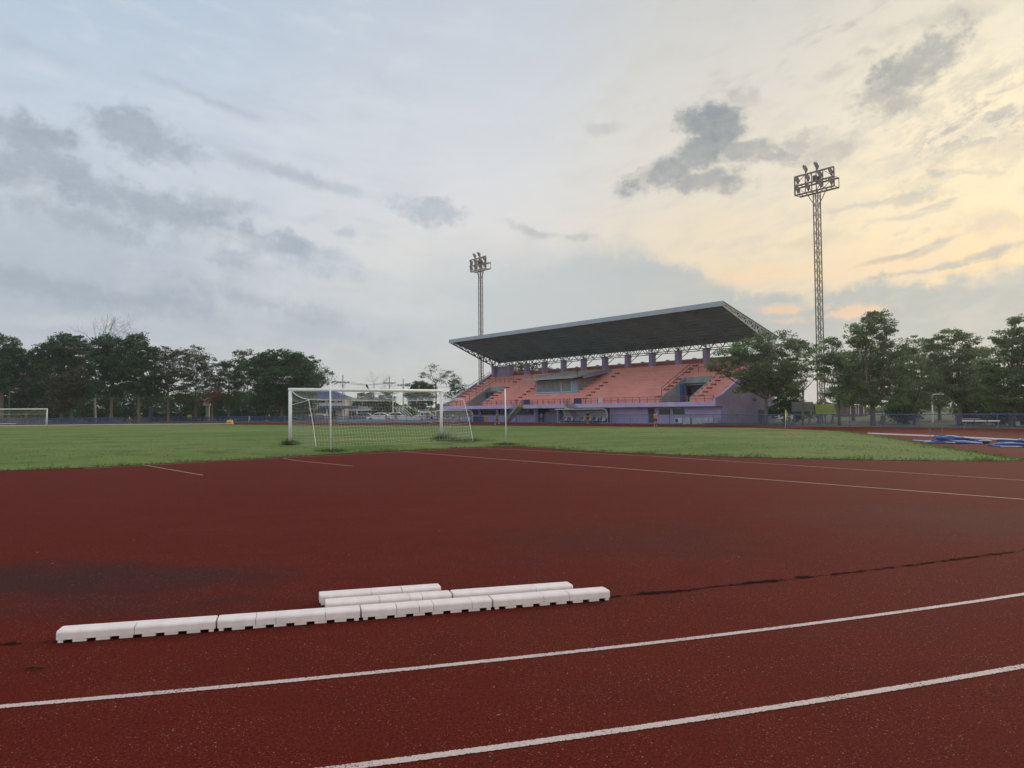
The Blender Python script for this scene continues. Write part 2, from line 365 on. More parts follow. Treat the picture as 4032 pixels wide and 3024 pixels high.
M['blue'] = mat('blue_paint', (0.03, 0.07, 0.24), 0.5, 0.25, 1.0)
M['teal'] = mat('teal_board', (0.025, 0.075, 0.095), 0.6, 0.2, 1.0)
M['maroon'] = mat('maroon_board', (0.19, 0.03, 0.06), 0.6, 0.2, 1.0)
M['ochre'] = mat('ochre_board', (0.42, 0.24, 0.05), 0.6, 0.2, 1.0)
M['yellow'] = mat('yellow_plastic', (0.66, 0.38, 0.04), 0.5, 0.15, 2.0)
M['yellow_cloth'] = mat('yellow_cloth', (0.62, 0.50, 0.04), 0.9, 0.2, 3.0)
M['lime'] = mat('lime_panel', (0.235, 0.285, 0.07), 0.8, 0.15, 2.0, dirt=((0.22, 0.28, 0.07), 0.5))
M['beige_shell'] = mat('beige_shell', (0.40, 0.37, 0.33), 0.7, 0.15, 1.0, dirt=((0.27, 0.25, 0.21), 0.5))
M['seat_white'] = mat('white_seat_plastic', (0.62, 0.61, 0.60), 0.5, 0.15, 3.0)
M['sheet_white'] = mat('white_sheeting', (0.50, 0.47, 0.45), 0.85, 0.2, 2.0, dirt=((0.32, 0.28, 0.25), 0.6))
M['bark'] = mat('bark', (0.135, 0.105, 0.085), 0.95, 0.35, 5.0, bump=0.6, bscale=20)
M['bark_pale'] = mat('pale_bark', (0.34, 0.32, 0.30), 0.95, 0.25, 5.0, bump=0.4, bscale=20)
M['rope'] = mat('white_rope', (0.72, 0.72, 0.70), 0.9, 0.1, 4.0)
M['tarp_blue'] = mat('blue_tarp', (0.040, 0.085, 0.27), 0.55, 0.35, 6.0)
M['tarp_pale'] = mat('pale_tarp', (0.42, 0.52, 0.66), 0.6, 0.25, 6.0)
M['house_wall'] = mat('house_wall', (0.58, 0.56, 0.52), 0.85, 0.12, 0.8)
M['roof_blue'] = mat('blue_roof', (0.030, 0.045, 0.15), 0.8, 0.2, 1.0, spec=0.08)
M['roof_grey'] = mat('grey_roof', (0.20, 0.21, 0.22), 0.7, 0.2, 1.0)
M['brown'] = mat('brown_wood', (0.13, 0.085, 0.06), 0.9, 0.3, 2.0)
M['car_white'] = mat('white_car_paint', (0.66, 0.67, 0.69), 0.3, 0.03, 2.0)
M['car_grey'] = mat('grey_car_paint', (0.12, 0.15, 0.17), 0.3, 0.05, 2.0)
M['rubber'] = mat('black_rubber', (0.02, 0.02, 0.02), 0.85, 0.2, 4.0)
M['pole_concrete'] = mat('pole_concrete', (0.33, 0.32, 0.31), 0.9, 0.15, 2.0)
M['dark_metal'] = mat('dark_metal', (0.06, 0.06, 0.065), 0.6, 0.2, 2.0)
M['green_metal'] = mat('green_metal', (0.04, 0.12, 0.07), 0.6, 0.2, 2.0)
M['fence_rail'] = mat('fence_rail_blue', (0.075, 0.10, 0.20), 0.55, 0.2, 2.0)
M['pale_blue'] = mat('pale_blue_wall', (0.30, 0.36, 0.46), 0.85, 0.12, 0.6)
M['skin'] = mat('skin', (0.30, 0.165, 0.11), 0.6, 0.1, 8.0)
M['hair'] = mat('black_hair', (0.012, 0.010, 0.010), 0.6, 0.2, 20.0)
for nm, c in dict(pink=(0.58, 0.20, 0.20), black=(0.018, 0.018, 0.022), amber=(0.62, 0.36, 0.03), neon=(0.52, 0.70, 0.20), moss=(0.10, 0.16, 0.06), mint=(0.12, 0.30, 0.24), red=(0.42, 0.04, 0.04), white=(0.66, 0.66, 0.66), purple=(0.08, 0.03, 0.11), navy=(0.02, 0.025, 0.06)).items():
    M['cloth_' + nm] = mat(nm + '_cloth', c, 0.9, 0.15, 8.0)
M['bird'] = mat('feathers', (0.06, 0.035, 0.03), 0.8, 0.3, 30)
M['petals'] = mat('red_petals', (0.34, 0.09, 0.06), 0.8, 0.3, 1.0)

# kerb: smooth white plastic-like concrete with a slightly rosy cast and grime low down
def kerb_mat():
    m, t, p, out = mat_base('kerb_white')
    pos = t.new('ShaderNodeTexCoord').outputs['Object']
    n1 = t.noise(pos, 9, 6, 0.65); n2 = t.noise(t.vmath('MULTIPLY', pos, (1, 4, 14)), 6, 6, 0.7)
    c = t.mix(t.smooth(n1, 0.35, 0.7), (0.66, 0.585, 0.575, 1), (0.74, 0.665, 0.655, 1))
    c = t.mix(t.math('MULTIPLY', t.smooth(n2, 0.56, 0.78), 0.45), c, (0.48, 0.43, 0.42, 1))
    sp = t.voro(pos, 55); c = t.mix(t.math('MULTIPLY', t.smooth(sp, 0.10, 0.05), t.smooth(n1, 0.52, 0.56)), c, (0.25, 0.2, 0.19, 1))
    t.put(p.inputs['Base Color'], c); p.inputs['Roughness'].default_value = 0.6
    b = t.new('ShaderNodeBump'); b.inputs['Strength'].default_value = 0.25; b.inputs['Distance'].default_value = 0.004
    t.put(b.inputs['Height'], t.noise(t.vmath('MULTIPLY', pos, (1, 3, 8)), 30, 5, 0.7)); t.l.new(b.outputs[0], p.inputs['Normal'])
    return m
M['kerb'] = kerb_mat()

# red granular running surface
def track_color(t, pos):
    big = t.noise(pos, 0.16, 5, 0.6); mid = t.noise(pos, 1.3, 6, 0.6); fin = t.noise(pos, 85, 3, 0.7)
    streak = t.noise(t.vmath('MULTIPLY', pos, (0.9, 3.2, 1)), 1.1, 6, 0.65)
    c = t.mix(t.smooth(big, 0.32, 0.68), (0.104, 0.0098, 0.0046, 1), (0.110, 0.0138, 0.0072, 1))
    c = t.mix(t.math('MULTIPLY', t.smooth(mid, 0.4, 0.75), 0.40), c, (0.072, 0.0110, 0.0090, 1))
    c = t.mix(t.math('MULTIPLY', t.smooth(streak, 0.55, 0.8), 0.30), c, (0.125, 0.028, 0.021, 1))
    worn = t.noise(t.vmath('MULTIPLY', t.vmath('ADD', pos, (3.0, 9.0, 0.0)), (0.55, 1.6, 1)), 0.5, 7, 0.68)
    c = t.mix(t.math('MULTIPLY', t.smooth(worn, 0.54, 0.72), 0.5), c, (0.122, 0.024, 0.016, 1))
    c = t.mix(t.math('MULTIPLY', t.smooth(worn, 0.44, 0.30), 0.45), c, (0.066, 0.0110, 0.0100, 1))
    grit = t.noise(pos, 34, 4, 0.75)
    c = t.mix(t.math('MULTIPLY', t.smooth(grit, 0.50, 0.30), 0.75), c, (0.040, 0.0060, 0.0050, 1))
    c = t.mix(t.math('MULTIPLY', t.smooth(grit, 0.54, 0.72), 0.6), c, (0.140, 0.026, 0.018, 1))
    grain = t.noise(t.vmath('ADD', pos, (5.0, 1.0, 0.0)), 62, 4, 0.85)
    c = t.mix(t.math('MULTIPLY', t.smooth(grain, 0.52, 0.34), 0.72), c, (0.026, 0.0030, 0.0022, 1))
    c = t.mix(t.math('MULTIPLY', t.smooth(grain, 0.54, 0.70), 0.75), c, (0.185, 0.036, 0.025, 1))
    c = t.mix(t.smooth(fin, 0.30, 0.45), t.mix(0.75, c, (0.018, 0.003, 0.003, 1)), c)
    c = t.mix(t.math('MULTIPLY', t.smooth(fin, 0.56, 0.74), 0.8), c, (0.17, 0.034, 0.026, 1))
    return c, fin
def track_mat():
    m, t, p, out = mat_base('running_surface')
    pos = t.new('ShaderNodeTexCoord').outputs['Object']
    c, fin = track_color(t, pos)
    # dark damp stain left of the loose kerbs, and smaller ones
    x, y, z = t.sep(pos)[:3]
    wob = t.math('MULTIPLY', t.math('SUBTRACT', t.noise(pos, 0.7, 6, 0.65), 0.5), 2.2)
    def stain(cx, cy, rx, ry, k, col=(0.034, 0.0165, 0.0165, 1)):
        nonlocal c
        q = t.math('ADD', t.math('POWER', t.math('DIVIDE', t.math('SUBTRACT', x, cx), rx), 2.0), t.math('POWER', t.math('DIVIDE', t.math('SUBTRACT', y, cy), ry), 2.0))
        q = t.math('ADD', t.math('SQRT', q), wob)
        c = t.mix(t.math('MULTIPLY', t.smooth(q, 1.15, 0.2), k), c, col)
    stain(-4.3, 7.5, 2.4, 1.15, 0.75); stain(-3.1, 6.4, 1.3, 0.5, 0.35)
    stain(1.2, 9.5, 2.2, 1.6, 0.3); stain(6.5, 11.0, 3.0, 2.0, 0.25, (0.075, 0.04, 0.04, 1))
    # pale grit: sparse chips of several sizes
    for sc, th, cl, k in ((44, 0.16, 0.56, 0.8), (75, 0.20, 0.54, 0.75), (120, 0.24, 0.54, 0.6)):
        vn = t.new('ShaderNodeTexVoronoi'); t.put(vn.inputs['Vector'], pos); vn.inputs['Scale'].default_value = sc
        rnd = t.sep(vn.outputs['Color'])[0]
        chip = t.math('MULTIPLY', t.smooth(vn.outputs['Distance'], th * 1.6, th * 0.7), t.smooth(rnd, 0.89, 0.93))
        chip = t.math('MULTIPLY', chip, t.smooth(t.noise(pos, 1.9, 5, 0.7), 0.36, cl))
        c = t.mix(t.math('MULTIPLY', chip, k), c, (0.34, 0.205, 0.155, 1))
    t.put(p.inputs['Base Color'], c); p.inputs['Roughness'].default_value = 0.88; p.inputs['Specular IOR Level'].default_value = 0.045
    b = t.new('ShaderNodeBump'); b.inputs['Strength'].default_value = 0.7; b.inputs['Distance'].default_value = 0.006
    t.put(b.inputs['Height'], t.math('ADD', fin, t.noise(pos, 220, 2, 0.6))); t.l.new(b.outputs[0], p.inputs['Normal'])
    return m
M['track'] = track_mat()

def line_mat(name, worn, col=(0.60, 0.52, 0.51)):
    """worn white paint; the mesh attribute 'across' runs -1..1 over the line's width"""
    m, t, p, out = mat_base(name)
    pos = t.new('ShaderNodeTexCoord').outputs['Object']
    at = t.new('ShaderNodeAttribute', attribute_name='across').outputs['Fac']
    n = t.noise(pos, 70, 4, 0.7); n2 = t.noise(pos, 1.6, 5, 0.65); n3 = t.noise(pos, 160, 2, 0.6)
    edge = t.math('ADD', t.math('ABSOLUTE', at), t.math('MULTIPLY', t.math('SUBTRACT', n, 0.5), 1.5))
    c = t.mix(t.smooth(n3, 0.35, 0.65), rgba(tuple(v * 0.72 for v in col)), rgba(col))
    c = t.mix(t.math('MULTIPLY', t.smooth(n2, 0.5, 0.75), 0.4), c, rgba((0.36, 0.24, 0.225)))
    hole = t.smooth(t.math('ADD', n, t.math('MULTIPLY', t.math('SUBTRACT', n2, 0.5), 0.5)), worn - 0.05, worn + 0.05)
    a = t.math('MULTIPLY', t.smooth(edge, 1.0, 0.86), t.math('SUBTRACT', 1.0, hole))
    t.put(p.inputs['Base Color'], c); p.inputs['Roughness'].default_value = 0.8
    t.put(p.inputs['Alpha'], a)
    b = t.new('ShaderNodeBump'); b.inputs['Strength'].default_value = 0.5; b.inputs['Distance'].default_value = 0.004
    t.put(b.inputs['Height'], n); t.l.new(b.outputs[0], p.inputs['Normal'])
    return m
M['line'] = line_mat('lane_paint', 0.63, (0.54, 0.435, 0.405))
M['line_thin'] = line_mat('thin_line_paint', 0.60, (0.42, 0.37, 0.34))
def seam_mat():
    m, t, p, out = mat_base('dirty_seam')
    pos = t.new('ShaderNodeTexCoord').outputs['Object']
    at = t.new('ShaderNodeAttribute', attribute_name='across').outputs['Fac']
    n = t.noise(pos, 4.5, 5, 0.7); n2 = t.noise(pos, 30, 4, 0.7)
    e = t.math('ADD', t.math('ABSOLUTE', at), t.math('ADD', t.math('MULTIPLY', t.math('SUBTRACT', n, 0.46), 4.6), t.math('MULTIPLY', t.math('SUBTRACT', n2, 0.5), 1.2)))
    t.put(p.inputs['Base Color'], (0.016, 0.010, 0.010, 1)); p.inputs['Roughness'].default_value = 1.0; p.inputs['Specular IOR Level'].default_value = 0.0
    t.put(p.inputs['Alpha'], t.math('MULTIPLY', t.smooth(e, 0.85, 0.1), 0.68))
    return m
M['seam'] = seam_mat()

def grass_mat():
    m, t, p, out = mat_base('turf')
    pos = t.new('ShaderNodeTexCoord').outputs['Object']
    a = t.noise(pos, 0.10, 6, 0.62); b_ = t.noise(pos, 0.6, 6, 0.65); f = t.noise(pos, 14, 5, 0.75)
    stripe = t.noise(t.vmath('MULTIPLY', pos, (0.10, 0.55, 1)), 0.55, 4, 0.6)
    c = t.mix(t.smooth(a, 0.36, 0.64), (0.096, 0.158, 0.038, 1), (0.158, 0.208, 0.062, 1))
    c = t.mix(t.math('MULTIPLY', t.smooth(stripe, 0.45, 0.72), 0.75), c, (0.192, 0.230, 0.086, 1))
    c = t.mix(t.math('MULTIPLY', t.smooth(b_, 0.50, 0.68), 0.65), c, (0.054, 0.102, 0.024, 1))
    c = t.mix(t.smooth(f, 0.62, 0.35), c, t.mix(0.5, c, (0.046, 0.082, 0.020, 1)))
    c = t.mix(t.math('MULTIPLY', t.smooth(f, 0.60, 0.8), 0.5), c, (0.22, 0.26, 0.11, 1))
    x, y, z = t.sep(pos)[:3]
    wob = t.math('MULTIPLY', t.math('SUBTRACT', t.noise(pos, 0.9, 6, 0.7), 0.5), 1.8)
    for cx, cy, rx, ry, k in ((-8.6, 40.2, 2.6, 1.0, 0.9), (-5.6, 41.5, 1.8, 0.5, 0.55), (-24.5, 61, 2.6, 1.5, 0.5), (13.5, 39.0, 2.2, 1.4, 0.45), (17.0, 45.0, 2.4, 1.0, 0.7), (18.5, 49, 2.0, 0.8, 0.7)):
        q = t.math('ADD', t.math('POWER', t.math('DIVIDE', t.math('SUBTRACT', x, cx), rx), 2.0), t.math('POWER', t.math('DIVIDE', t.math('SUBTRACT', y, cy), ry), 2.0))
        q = t.math('ADD', t.math('SQRT', q), wob)
        c = t.mix(t.math('MULTIPLY', t.smooth(q, 1.1, 0.4), k), c, (0.27, 0.17, 0.10, 1))
    t.put(p.inputs['Base Color'], c); p.inputs['Roughness'].default_value = 0.95; p.inputs['Specular IOR Level'].default_value = 0.1
    bp = t.new('ShaderNodeBump'); bp.inputs['Strength'].default_value = 0.9; bp.inputs['Distance'].default_value = 0.05
    t.put(bp.inputs['Height'], f); t.l.new(bp.outputs[0], p.inputs['Normal'])
    return m
M['turf'] = grass_mat()
M['rough_ground'] = mat('rough_ground', (0.075, 0.095, 0.040), 0.95, 0.45, 0.25, spec=0.1, bump=0.5, bscale=6, dirt=((0.16, 0.11, 0.08), 0.5))

def leaf_mat(name, dark, light, trans=0.25):
    m, t, p, out = mat_base(name)
    tone = t.new('ShaderNodeAttribute', attribute_name='tone').outputs['Fac']
    c = t.ramp(tone, [(0.0, dark), (1.0, light)])
    t.put(p.inputs['Base Color'], c); p.inputs['Roughness'].default_value = 0.75; p.inputs['Specular IOR Level'].default_value = 0.15
    tr = t.new('ShaderNodeBsdfTranslucent'); t.put(tr.inputs[0], c)
    mx = t.new('ShaderNodeMixShader'); mx.inputs[0].default_value = trans
    t.l.new(p.outputs[0], mx.inputs[1]); t.l.new(tr.outputs[0], mx.inputs[2]); t.l.new(mx.outputs[0], out.inputs[0])
    return m
LEAF = {
 'sunlit': leaf_mat('backlit_leaves', (0.100, 0.155, 0.078), (0.23, 0.31, 0.15), 0.55),  # leaf colour itself raised, standing in for bright haze over the right trees
 'deep': leaf_mat('deep_green_leaves', (0.022, 0.058, 0.028), (0.090, 0.170, 0.068), 0.35),
 'mid': leaf_mat('mid_green_leaves', (0.034, 0.068, 0.030), (0.105, 0.165, 0.066), 0.3),
 'olive': leaf_mat('olive_leaves', (0.055, 0.066, 0.036), (0.150, 0.160, 0.088), 0.35),
 'brown': leaf_mat('brownish_leaves', (0.055, 0.055, 0.034), (0.125, 0.120, 0.070), 0.3),
 'fresh': leaf_mat('fresh_green_leaves', (0.050, 0.085, 0.022), (0.120, 0.170, 0.055)),
 'red': leaf_mat('red_blossom', (0.10, 0.03, 0.02), (0.30, 0.09, 0.055)),
 'grass': leaf_mat('grass_blades', (0.070, 0.115, 0.030), (0.185, 0.225, 0.085), 0.4),
}
def mesh_net_mat(name, col, cover):
    """woven wire netting: fine diamond mesh seen as partial cover"""
    m, t, p, out = mat_base(name)
    pos = t.new('ShaderNodeTexCoord').outputs['Object']
    n = t.noise(pos, 0.5, 4, 0.6)
    t.put(p.inputs['Base Color'], rgba(col)); p.inputs['Roughness'].default_value = 0.7
    t.put(p.inputs['Alpha'], t.lin(n, 0.3, 0.7, cover * 0.8, cover * 1.2))
    return m
M['net_blue'] = mesh_net_mat('blue_wire_netting', (0.045, 0.065, 0.16), 0.30)
M['net_blue_dense'] = mesh_net_mat('dense_blue_netting', (0.015, 0.045, 0.14), 0.66)

# ------------------------------------------------------------------ setting: ground, track, field
def flat(name, poly, z, m, kind='structure'):
    b = MB(); b.add([(p[0], p[1], z) for p in poly], [tuple(range(len(poly)))])
    o = b.build(name, m); o['kind'] = kind
    return o
flat('ground', [(-2500, -1500), (2500, -1500), (2500, 3500), (-2500, 3500)], -0.04, M['rough_ground'])

TH = RAD(37.8)
NV = Vector((-math.sin(TH), math.cos(TH), 0)); RV = Vector((math.cos(TH), math.sin(TH), 0)); ORG = Vector((-6.6, 36.05, 0))
def S(u, w, z=0.0): return ORG + NV * u + RV * w + Vector((0, 0, z))

track_poly = [(-120, -40), (70, -40), (60, 30)] + [tuple(S(u, 46.9)[:2]) for u in (-12, 0, 20, 40, 60, 78)] + [(-11.3, 110.5), (-27.6, 117.5), (-40, 128), (-55, 133.5), (-70.3, 134.5), (-100, 132), (-140, 120)]
flat('running_track', track_poly, 0.0, M['track'])

near = [(-60, -6), (-34, 8), (-24, 15.2), (-14.66, 22.07), (-12.52, 23.3), (-9.02, 26.92), (-5.43, 31.2), (-2.42, 33.5), (0.14, 34.95), (3.64, 29.3), (7.38, 25.7), (11.34, 23.5), (13.5, 22.9), (15.2, 22.6)]
far = [(15.6, 23.4), (15.9, 25.54), (17.28, 31.2), (20.43, 41.84), (22.93, 54.28), (21.6, 60.0), (11.04, 69.43), (-0.45, 78.52), (-22.03, 93.18), (-34, 103), (-49.97, 113.8), (-76.06, 113.6), (-110, 110), (-120, 60), (-95, 10)]
def field():
    rnd = random.Random(3)
    def dens(pts, step, amp):
        o = []
        for a, b in zip(pts[:-1], pts[1:]):
            a, b = Vector(a), Vector(b); L = (b - a).length; k = max(1, int(L / step))
            for i in range(k):
                q = a.lerp(b, i / k); o.append((q.x + rnd.uniform(-amp, amp), q.y + rnd.uniform(-amp, amp)))
        return o
    edge = dens(near, 0.45, 0.07) + dens(far, 1.0, 0.10) + dens([far[-1], near[0]], 5, 0)
    P = np.array(edge); Q = np.roll(P, -1, 0)
    def dist(pt):
        d = Q - P; t = np.clip(((pt - P) * d).sum(1) / np.maximum((d * d).sum(1), 1e-9), 0, 1)
        return np.sqrt((((P + d * t[:, None]) - pt) ** 2).sum(1)).min()
    def inside(pt):
        c = False
        x, y = pt
        cond = (P[:, 1] > y) != (Q[:, 1] > y)
        xi = (Q[:, 0] - P[:, 0]) * (y - P[:, 1]) / np.where(np.abs(Q[:, 1] - P[:, 1]) < 1e-9, 1e-9, Q[:, 1] - P[:, 1]) + P[:, 0]
        return (cond & (x < xi)).sum() % 2 == 1
    pts = [Vector(e) for e in edge]; n = len(pts)
    for x in np.arange(-118, 24, 2.0):
        for y in np.arange(-5, 114, 2.0):
            q = np.array((x + rnd.uniform(-.4, .4), y + rnd.uniform(-.4, .4)))
            if inside(q) and dist(q) > 0.8: pts.append(Vector(q))
    vs, es, fs, *_ = delaunay_2d_cdt(pts, [(i, (i + 1) % n) for i in range(n)], [list(range(n))], 1, 1e-4)
    zz = []
    for v in vs:
        d = dist(np.array(v)); t = min(d / 4.5, 1.0)
        hgt = 0.19 if v.y < 75 else 0.19 - 0.19 * min((v.y - 75) / 40, 1)
        zz.append(0.012 + hgt * t * t * (3 - 2 * t))
    b = MB(); b.add([(v.x, v.y, z) for v, z in zip(vs, zz)], fs)
    o = b.build('football_field', M['turf'], smooth=True); o['kind'] = 'structure'
    return dist, inside, edge
fdist, finside, fedge = field()
def fz(x, y):
    if not finside(np.array((x, y))): return 0.0
    d = fdist(np.array((x, y))); t = min(d / 4.5, 1.0); h = 0.19 if y < 75 else 0.19 - 0.19 * min((y - 75) / 40, 1)
    return 0.012 + h * t * t * (3 - 2 * t)

# bending lane lines and the kerb seam: concentric arcs round the bend's centre
BC, RK, RA, RB = Vector((-12.5, 46.0)), 41.605, 42.83, 44.069
def strip(name, pts, width, z, m):
    me_v, me_f, ac = [], [], []
    for i, p in enumerate(pts):
        p = Vector(p); d = (Vector(pts[min(i + 1, len(pts) - 1)]) - Vector(pts[max(i - 1, 0)])).normalized()
        nrm = Vector((-d.y, d.x)) * width / 2
        for k, s_ in enumerate((-1, 0, 1)):
            q = p + nrm * s_; me_v.append((q.x, q.y, z)); ac.append(float(s_))
    for i in range(len(pts) - 1):
        for k in (0, 1): me_f.append((3*i + k, 3*i + k + 1, 3*i + k + 4, 3*i + k + 3))
    me = bpy.data.meshes.new(name); me.from_pydata(me_v, [], me_f); me.materials.append(m)
    at = me.attributes.new('across', 'FLOAT', 'POINT'); at.data.foreach_set('value', ac)
    o = bpy.data.objects.new(name, me); COL.objects.link(o); o['kind'] = 'structure'
    return o
def arc(R, a0, a1, n=160):
    return [BC + Vector((math.cos(RAD(a)), math.sin(RAD(a)))) * R for a in np.linspace(a0, a1, n)]
strip('lane_line', arc(RA, -125, -20, 300), 0.062, 0.004, M['line'])
strip('lane_line', arc(RB, -125, -20, 300), 0.062, 0.004, M['line'])
strip('kerb_seam', arc(RK - .05, -115, -20, 300), 0.15, 0.003, M['seam'])
def seg(a, b, n=24): return [Vector(a).lerp(Vector(b), i / n) for i in range(n + 1)]
strip('marking_line', seg((-11.81, 24.5), (-8.0, 19.95)), 0.045, 0.004, M['line_thin'])
strip('marking_line', seg((-8.05, 27.1), (-7.25, 25.8), 6) + seg((-7.23, 25.75), (-4.73, 22.9)), 0.045, 0.004, M['line_thin'])
strip('marking_line', seg((-4.39, 30.9), (8.82, 13.34), 60) + seg((8.85, 13.3), (9.7, 12.15), 6), 0.05, 0.004, M['line'])
strip('marking_line', seg((-1.35, 33.4), (4.70, 26.75), 30) + seg((4.75, 26.7), (11.1, 16.76)) + seg((11.15, 16.7), (12.3, 14.9), 6), 0.05, 0.004, M['line_thin'])
strip('marking_line', seg((-12.6, 22.7), (-8.2, 27.3)) + seg((-8.1, 27.4), (-1.0, 34.0)), 0.05, 0.004, M['line_thin'])

# ------------------------------------------------------------------ grandstand (built in its own frame: w across, u along, z up)
W0, U0 = 51.0, 45.0
stand = thing('grandstand', 'long grandstand with salmon seating, lavender walls and a grey cantilever roof', 'grandstand', tuple(S(U0, W0)), TH)
class SB(MB):
    def bx(s, w0, w1, u0, u1, z0, z1): return s.box(w0 - W0, w1 - W0, u0 - U0, u1 - U0, z0, z1)
    def br(s, a, b, t): return s.bar((a[0]-W0, a[1]-U0, a[2]), (b[0]-W0, b[1]-U0, b[2]), t)
    def ext(s, poly, u0, u1): return s.prism([(w - W0, z) for w, z in poly], 1, u0 - U0, u1 - U0)
UL, UR = 71.8, 18.6
ZB0, ZB1 = 1.93, 2.42                        # balcony band
def slope(w): return 2.8 + 0.564 * (w - 51.2)

# lower front wall with its openings
ops = [(23.75, 25.6, .97, 1.77), (25.8, 27.65, .97, 1.77), (28.2, 29.2, 0.08, 1.78), (35.5, 36.45, 0.08, 1.84), (36.9, 45.2, 0.05, 1.85),
       (50.15, 54.3, .95, 1.83), (54.45, 58.6, .95, 1.83), (58.95, 63.1, .95, 1.83), (63.4, 66.2, .95, 1.83)]
b = SB(); u = UR + 0.26
for (a, c, z0, z1) in ops:
    if u < 45.3 < a:                         # the entrance bay is set back and plastered grey
        b.bx(51.2, 51.5, 45.2, 45.5, 0, ZB0); b.build('wall', M['lavender_pale'], stand); b = SB(); u = 49.75
    b.bx(51.2, 51.5, u, a, 0, ZB0); b.bx(51.2, 51.5, a, c, 0, z0); b.bx(51.2, 51.5, a, c, z1, ZB0); u = c
b.bx(51.2, 51.5, u, UL - 0.26, 0, ZB0)
for su in (30.9, 32.6, 34.1): SB().bx(51.19, 51.2, su, su + 0.03, 0.05, ZB0 - .02).build('wall_joint', M['lavender'], stand)
b.build('wall', M['lavender_pale'], stand)
SB().bx(52.6, 52.8, 45.5, 49.75, 0, ZB0).build('entrance_wall', M['concrete'], stand)
SB().bx(51.5, 52.6, 45.42, 45.5, 0, ZB0).build('side_wall', M['concrete'], stand)
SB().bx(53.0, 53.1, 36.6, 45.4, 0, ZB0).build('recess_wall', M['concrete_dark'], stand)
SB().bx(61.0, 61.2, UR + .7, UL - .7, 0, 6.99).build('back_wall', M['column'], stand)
SB().bx(52.5, 52.6, 48.8, 49.7, 1.42, 1.82).build('notice_board', M['dark_door'], stand)
for i, (a, c, z0, z1) in enumerate(ops):
    if i in (2, 3): 
        dr = SB().bx(51.3, 51.36, a, c, z0, z1).build('door', M['dark_door'], stand)
        SB().bx(51.27, 51.3, a + .08, a + .13, .75, .95).build('handle', M['galv'], dr)
    elif i != 4:
        gl = SB().bx(51.34, 51.37, a, c, z0, z1).build('window', M['glass'], stand)
        f = SB()
        for k in range(int((c - a) / 0.95) + 1):
            uu = a + 0.025 + (c - a - .05) * k / max(1, int((c - a) / 0.95)); f.bx(51.29, 51.34, uu - .025, uu + .025, z0, z1)
        f.bx(51.29, 51.34, a, c, z0, z0 + .04).bx(51.29, 51.34, a, c, z1 - .04, z1)
        f.build('frame', M['white_metal'] if i < 2 else M['dark_metal'], gl)
for cu in (66.4, 63.25, 58.78, 54.38, 50.0): SB().bx(51.05, 51.2, cu - .16, cu + .16, 0, ZB0).build('pilaster', M['lavender'], stand)

# balcony band and walkway
SB().bx(50.0, 51.3, UR + .02, UL - .02, ZB0, ZB1).bx(50.0, 50.14, UR + .02, UR + .28, ZB1, 2.80).build('balcony_band', M['lavender_pale'], stand)
SB().bx(50.15, 51.25, UR + .3, UL - .1, ZB1, ZB1 + .012).build('walkway', M['orange'], stand)

# end walls with sloping tops
for ua, ub, nm in ((UR, UR + .25, 'r'), (UL - .25, UL, 'l')):
    b = SB()
    b.ext([(51.2, 0), (56.6, 0), (56.6, slope(56.6) + .42), (51.3, slope(51.3) + .36), (50.02, 2.80), (50.02, ZB0), (51.2, ZB0)], ua, ub)
    uo = .45 if nm == 'r' else -.45
    b.ext([(56.6, 0), (61.3, 0), (61.3, 7.9), (59.4, slope(59.4) + .42), (56.6, slope(56.6) + .42)], ua + uo, ub + uo)
    o = b.build('end_wall', M['column'], stand)
    SB().ext([(51.3, slope(51.3) + .362), (59.4, slope(59.4) + .422), (59.4, slope(59.4) + .50), (51.3, slope(51.3) + .44)], ua - .03, ub + .03).build('coping', M['lavender_pale'], o)
    if nm == 'r':
        for wv, zv in ((57.25, 2.55), (57.6, 2.5)): SB().bx(wv, wv + .22, ua + uo - .03, ua + uo, zv, zv + .28).build('vent', M['concrete_dark'], o)
        SB().bx(58.2, 59.3, ua + uo - .04, ua + uo, 0, 1.5).build('door', M['concrete_dark'], o)

# stepped seating, cut round the two entrance wells
NR, DW, DZ = 11, 0.75, 0.423
VOMS = [(22.95, 27.35), (62.75, 66.75)]
def steps(u0, u1, k0):
    w0 = 51.2 + DW * k0
    poly = [(w0, slope(w0) - .75 if k0 else ZB1 - .02)]
    for k in range(k0, NR):
        w = 51.2 + DW * k; z = 2.8 + DZ * k + .21
        poly += [(w, z), (w + DW, z)]
    poly += [(59.45, slope(59.45) - .75)]
    return SB().ext(poly, u0, u1)
b = SB()
for u0, u1, k0 in ((UR + .25, VOMS[0][0], 0), (*VOMS[0], 6), (VOMS[0][1], VOMS[1][0], 0), (*VOMS[1], 6), (VOMS[1][1], UL - .25, 0)):
    q = steps(u0, u1, k0); b.add(q.v, q.f)
b.build('seating', M['orange'], stand)
b = SB()
for u0, u1, k0 in ((UR + .25, VOMS[0][0], 0), (*VOMS[0], 6), (VOMS[0][1], VOMS[1][0], 0), (*VOMS[1], 6), (VOMS[1][1], UL - .25, 0)):
    for k in range(k0, NR):
        w = 51.2 + DW * k; z = 2.8 + DZ * k + .21
        b.bx(w - .004, w + .06, u0 + .01, u1 - .01, z - .03, z + .004)
b.build('step_nosing', mat('pale_nosing', (0.70, 0.36, 0.30), 0.85, 0.25, 0.8), stand)  # paler strip along each step edge, setting off the rows
rnd = random.Random(5)
SB().bx(59.45, 61.0, UR + .7, UL - .7, 6.9, 7.24).build('top_landing', M['orange'], stand)
pp = SB().bx(61.0, 61.2, UR + .7, UL - .7, 7.0, 7.86).build('parapet', M['orange_dark'], stand)
SB().bx(60.95, 61.25, UR + .7, UL - .7, 7.86, 8.0).build('coping', M['column'], pp)
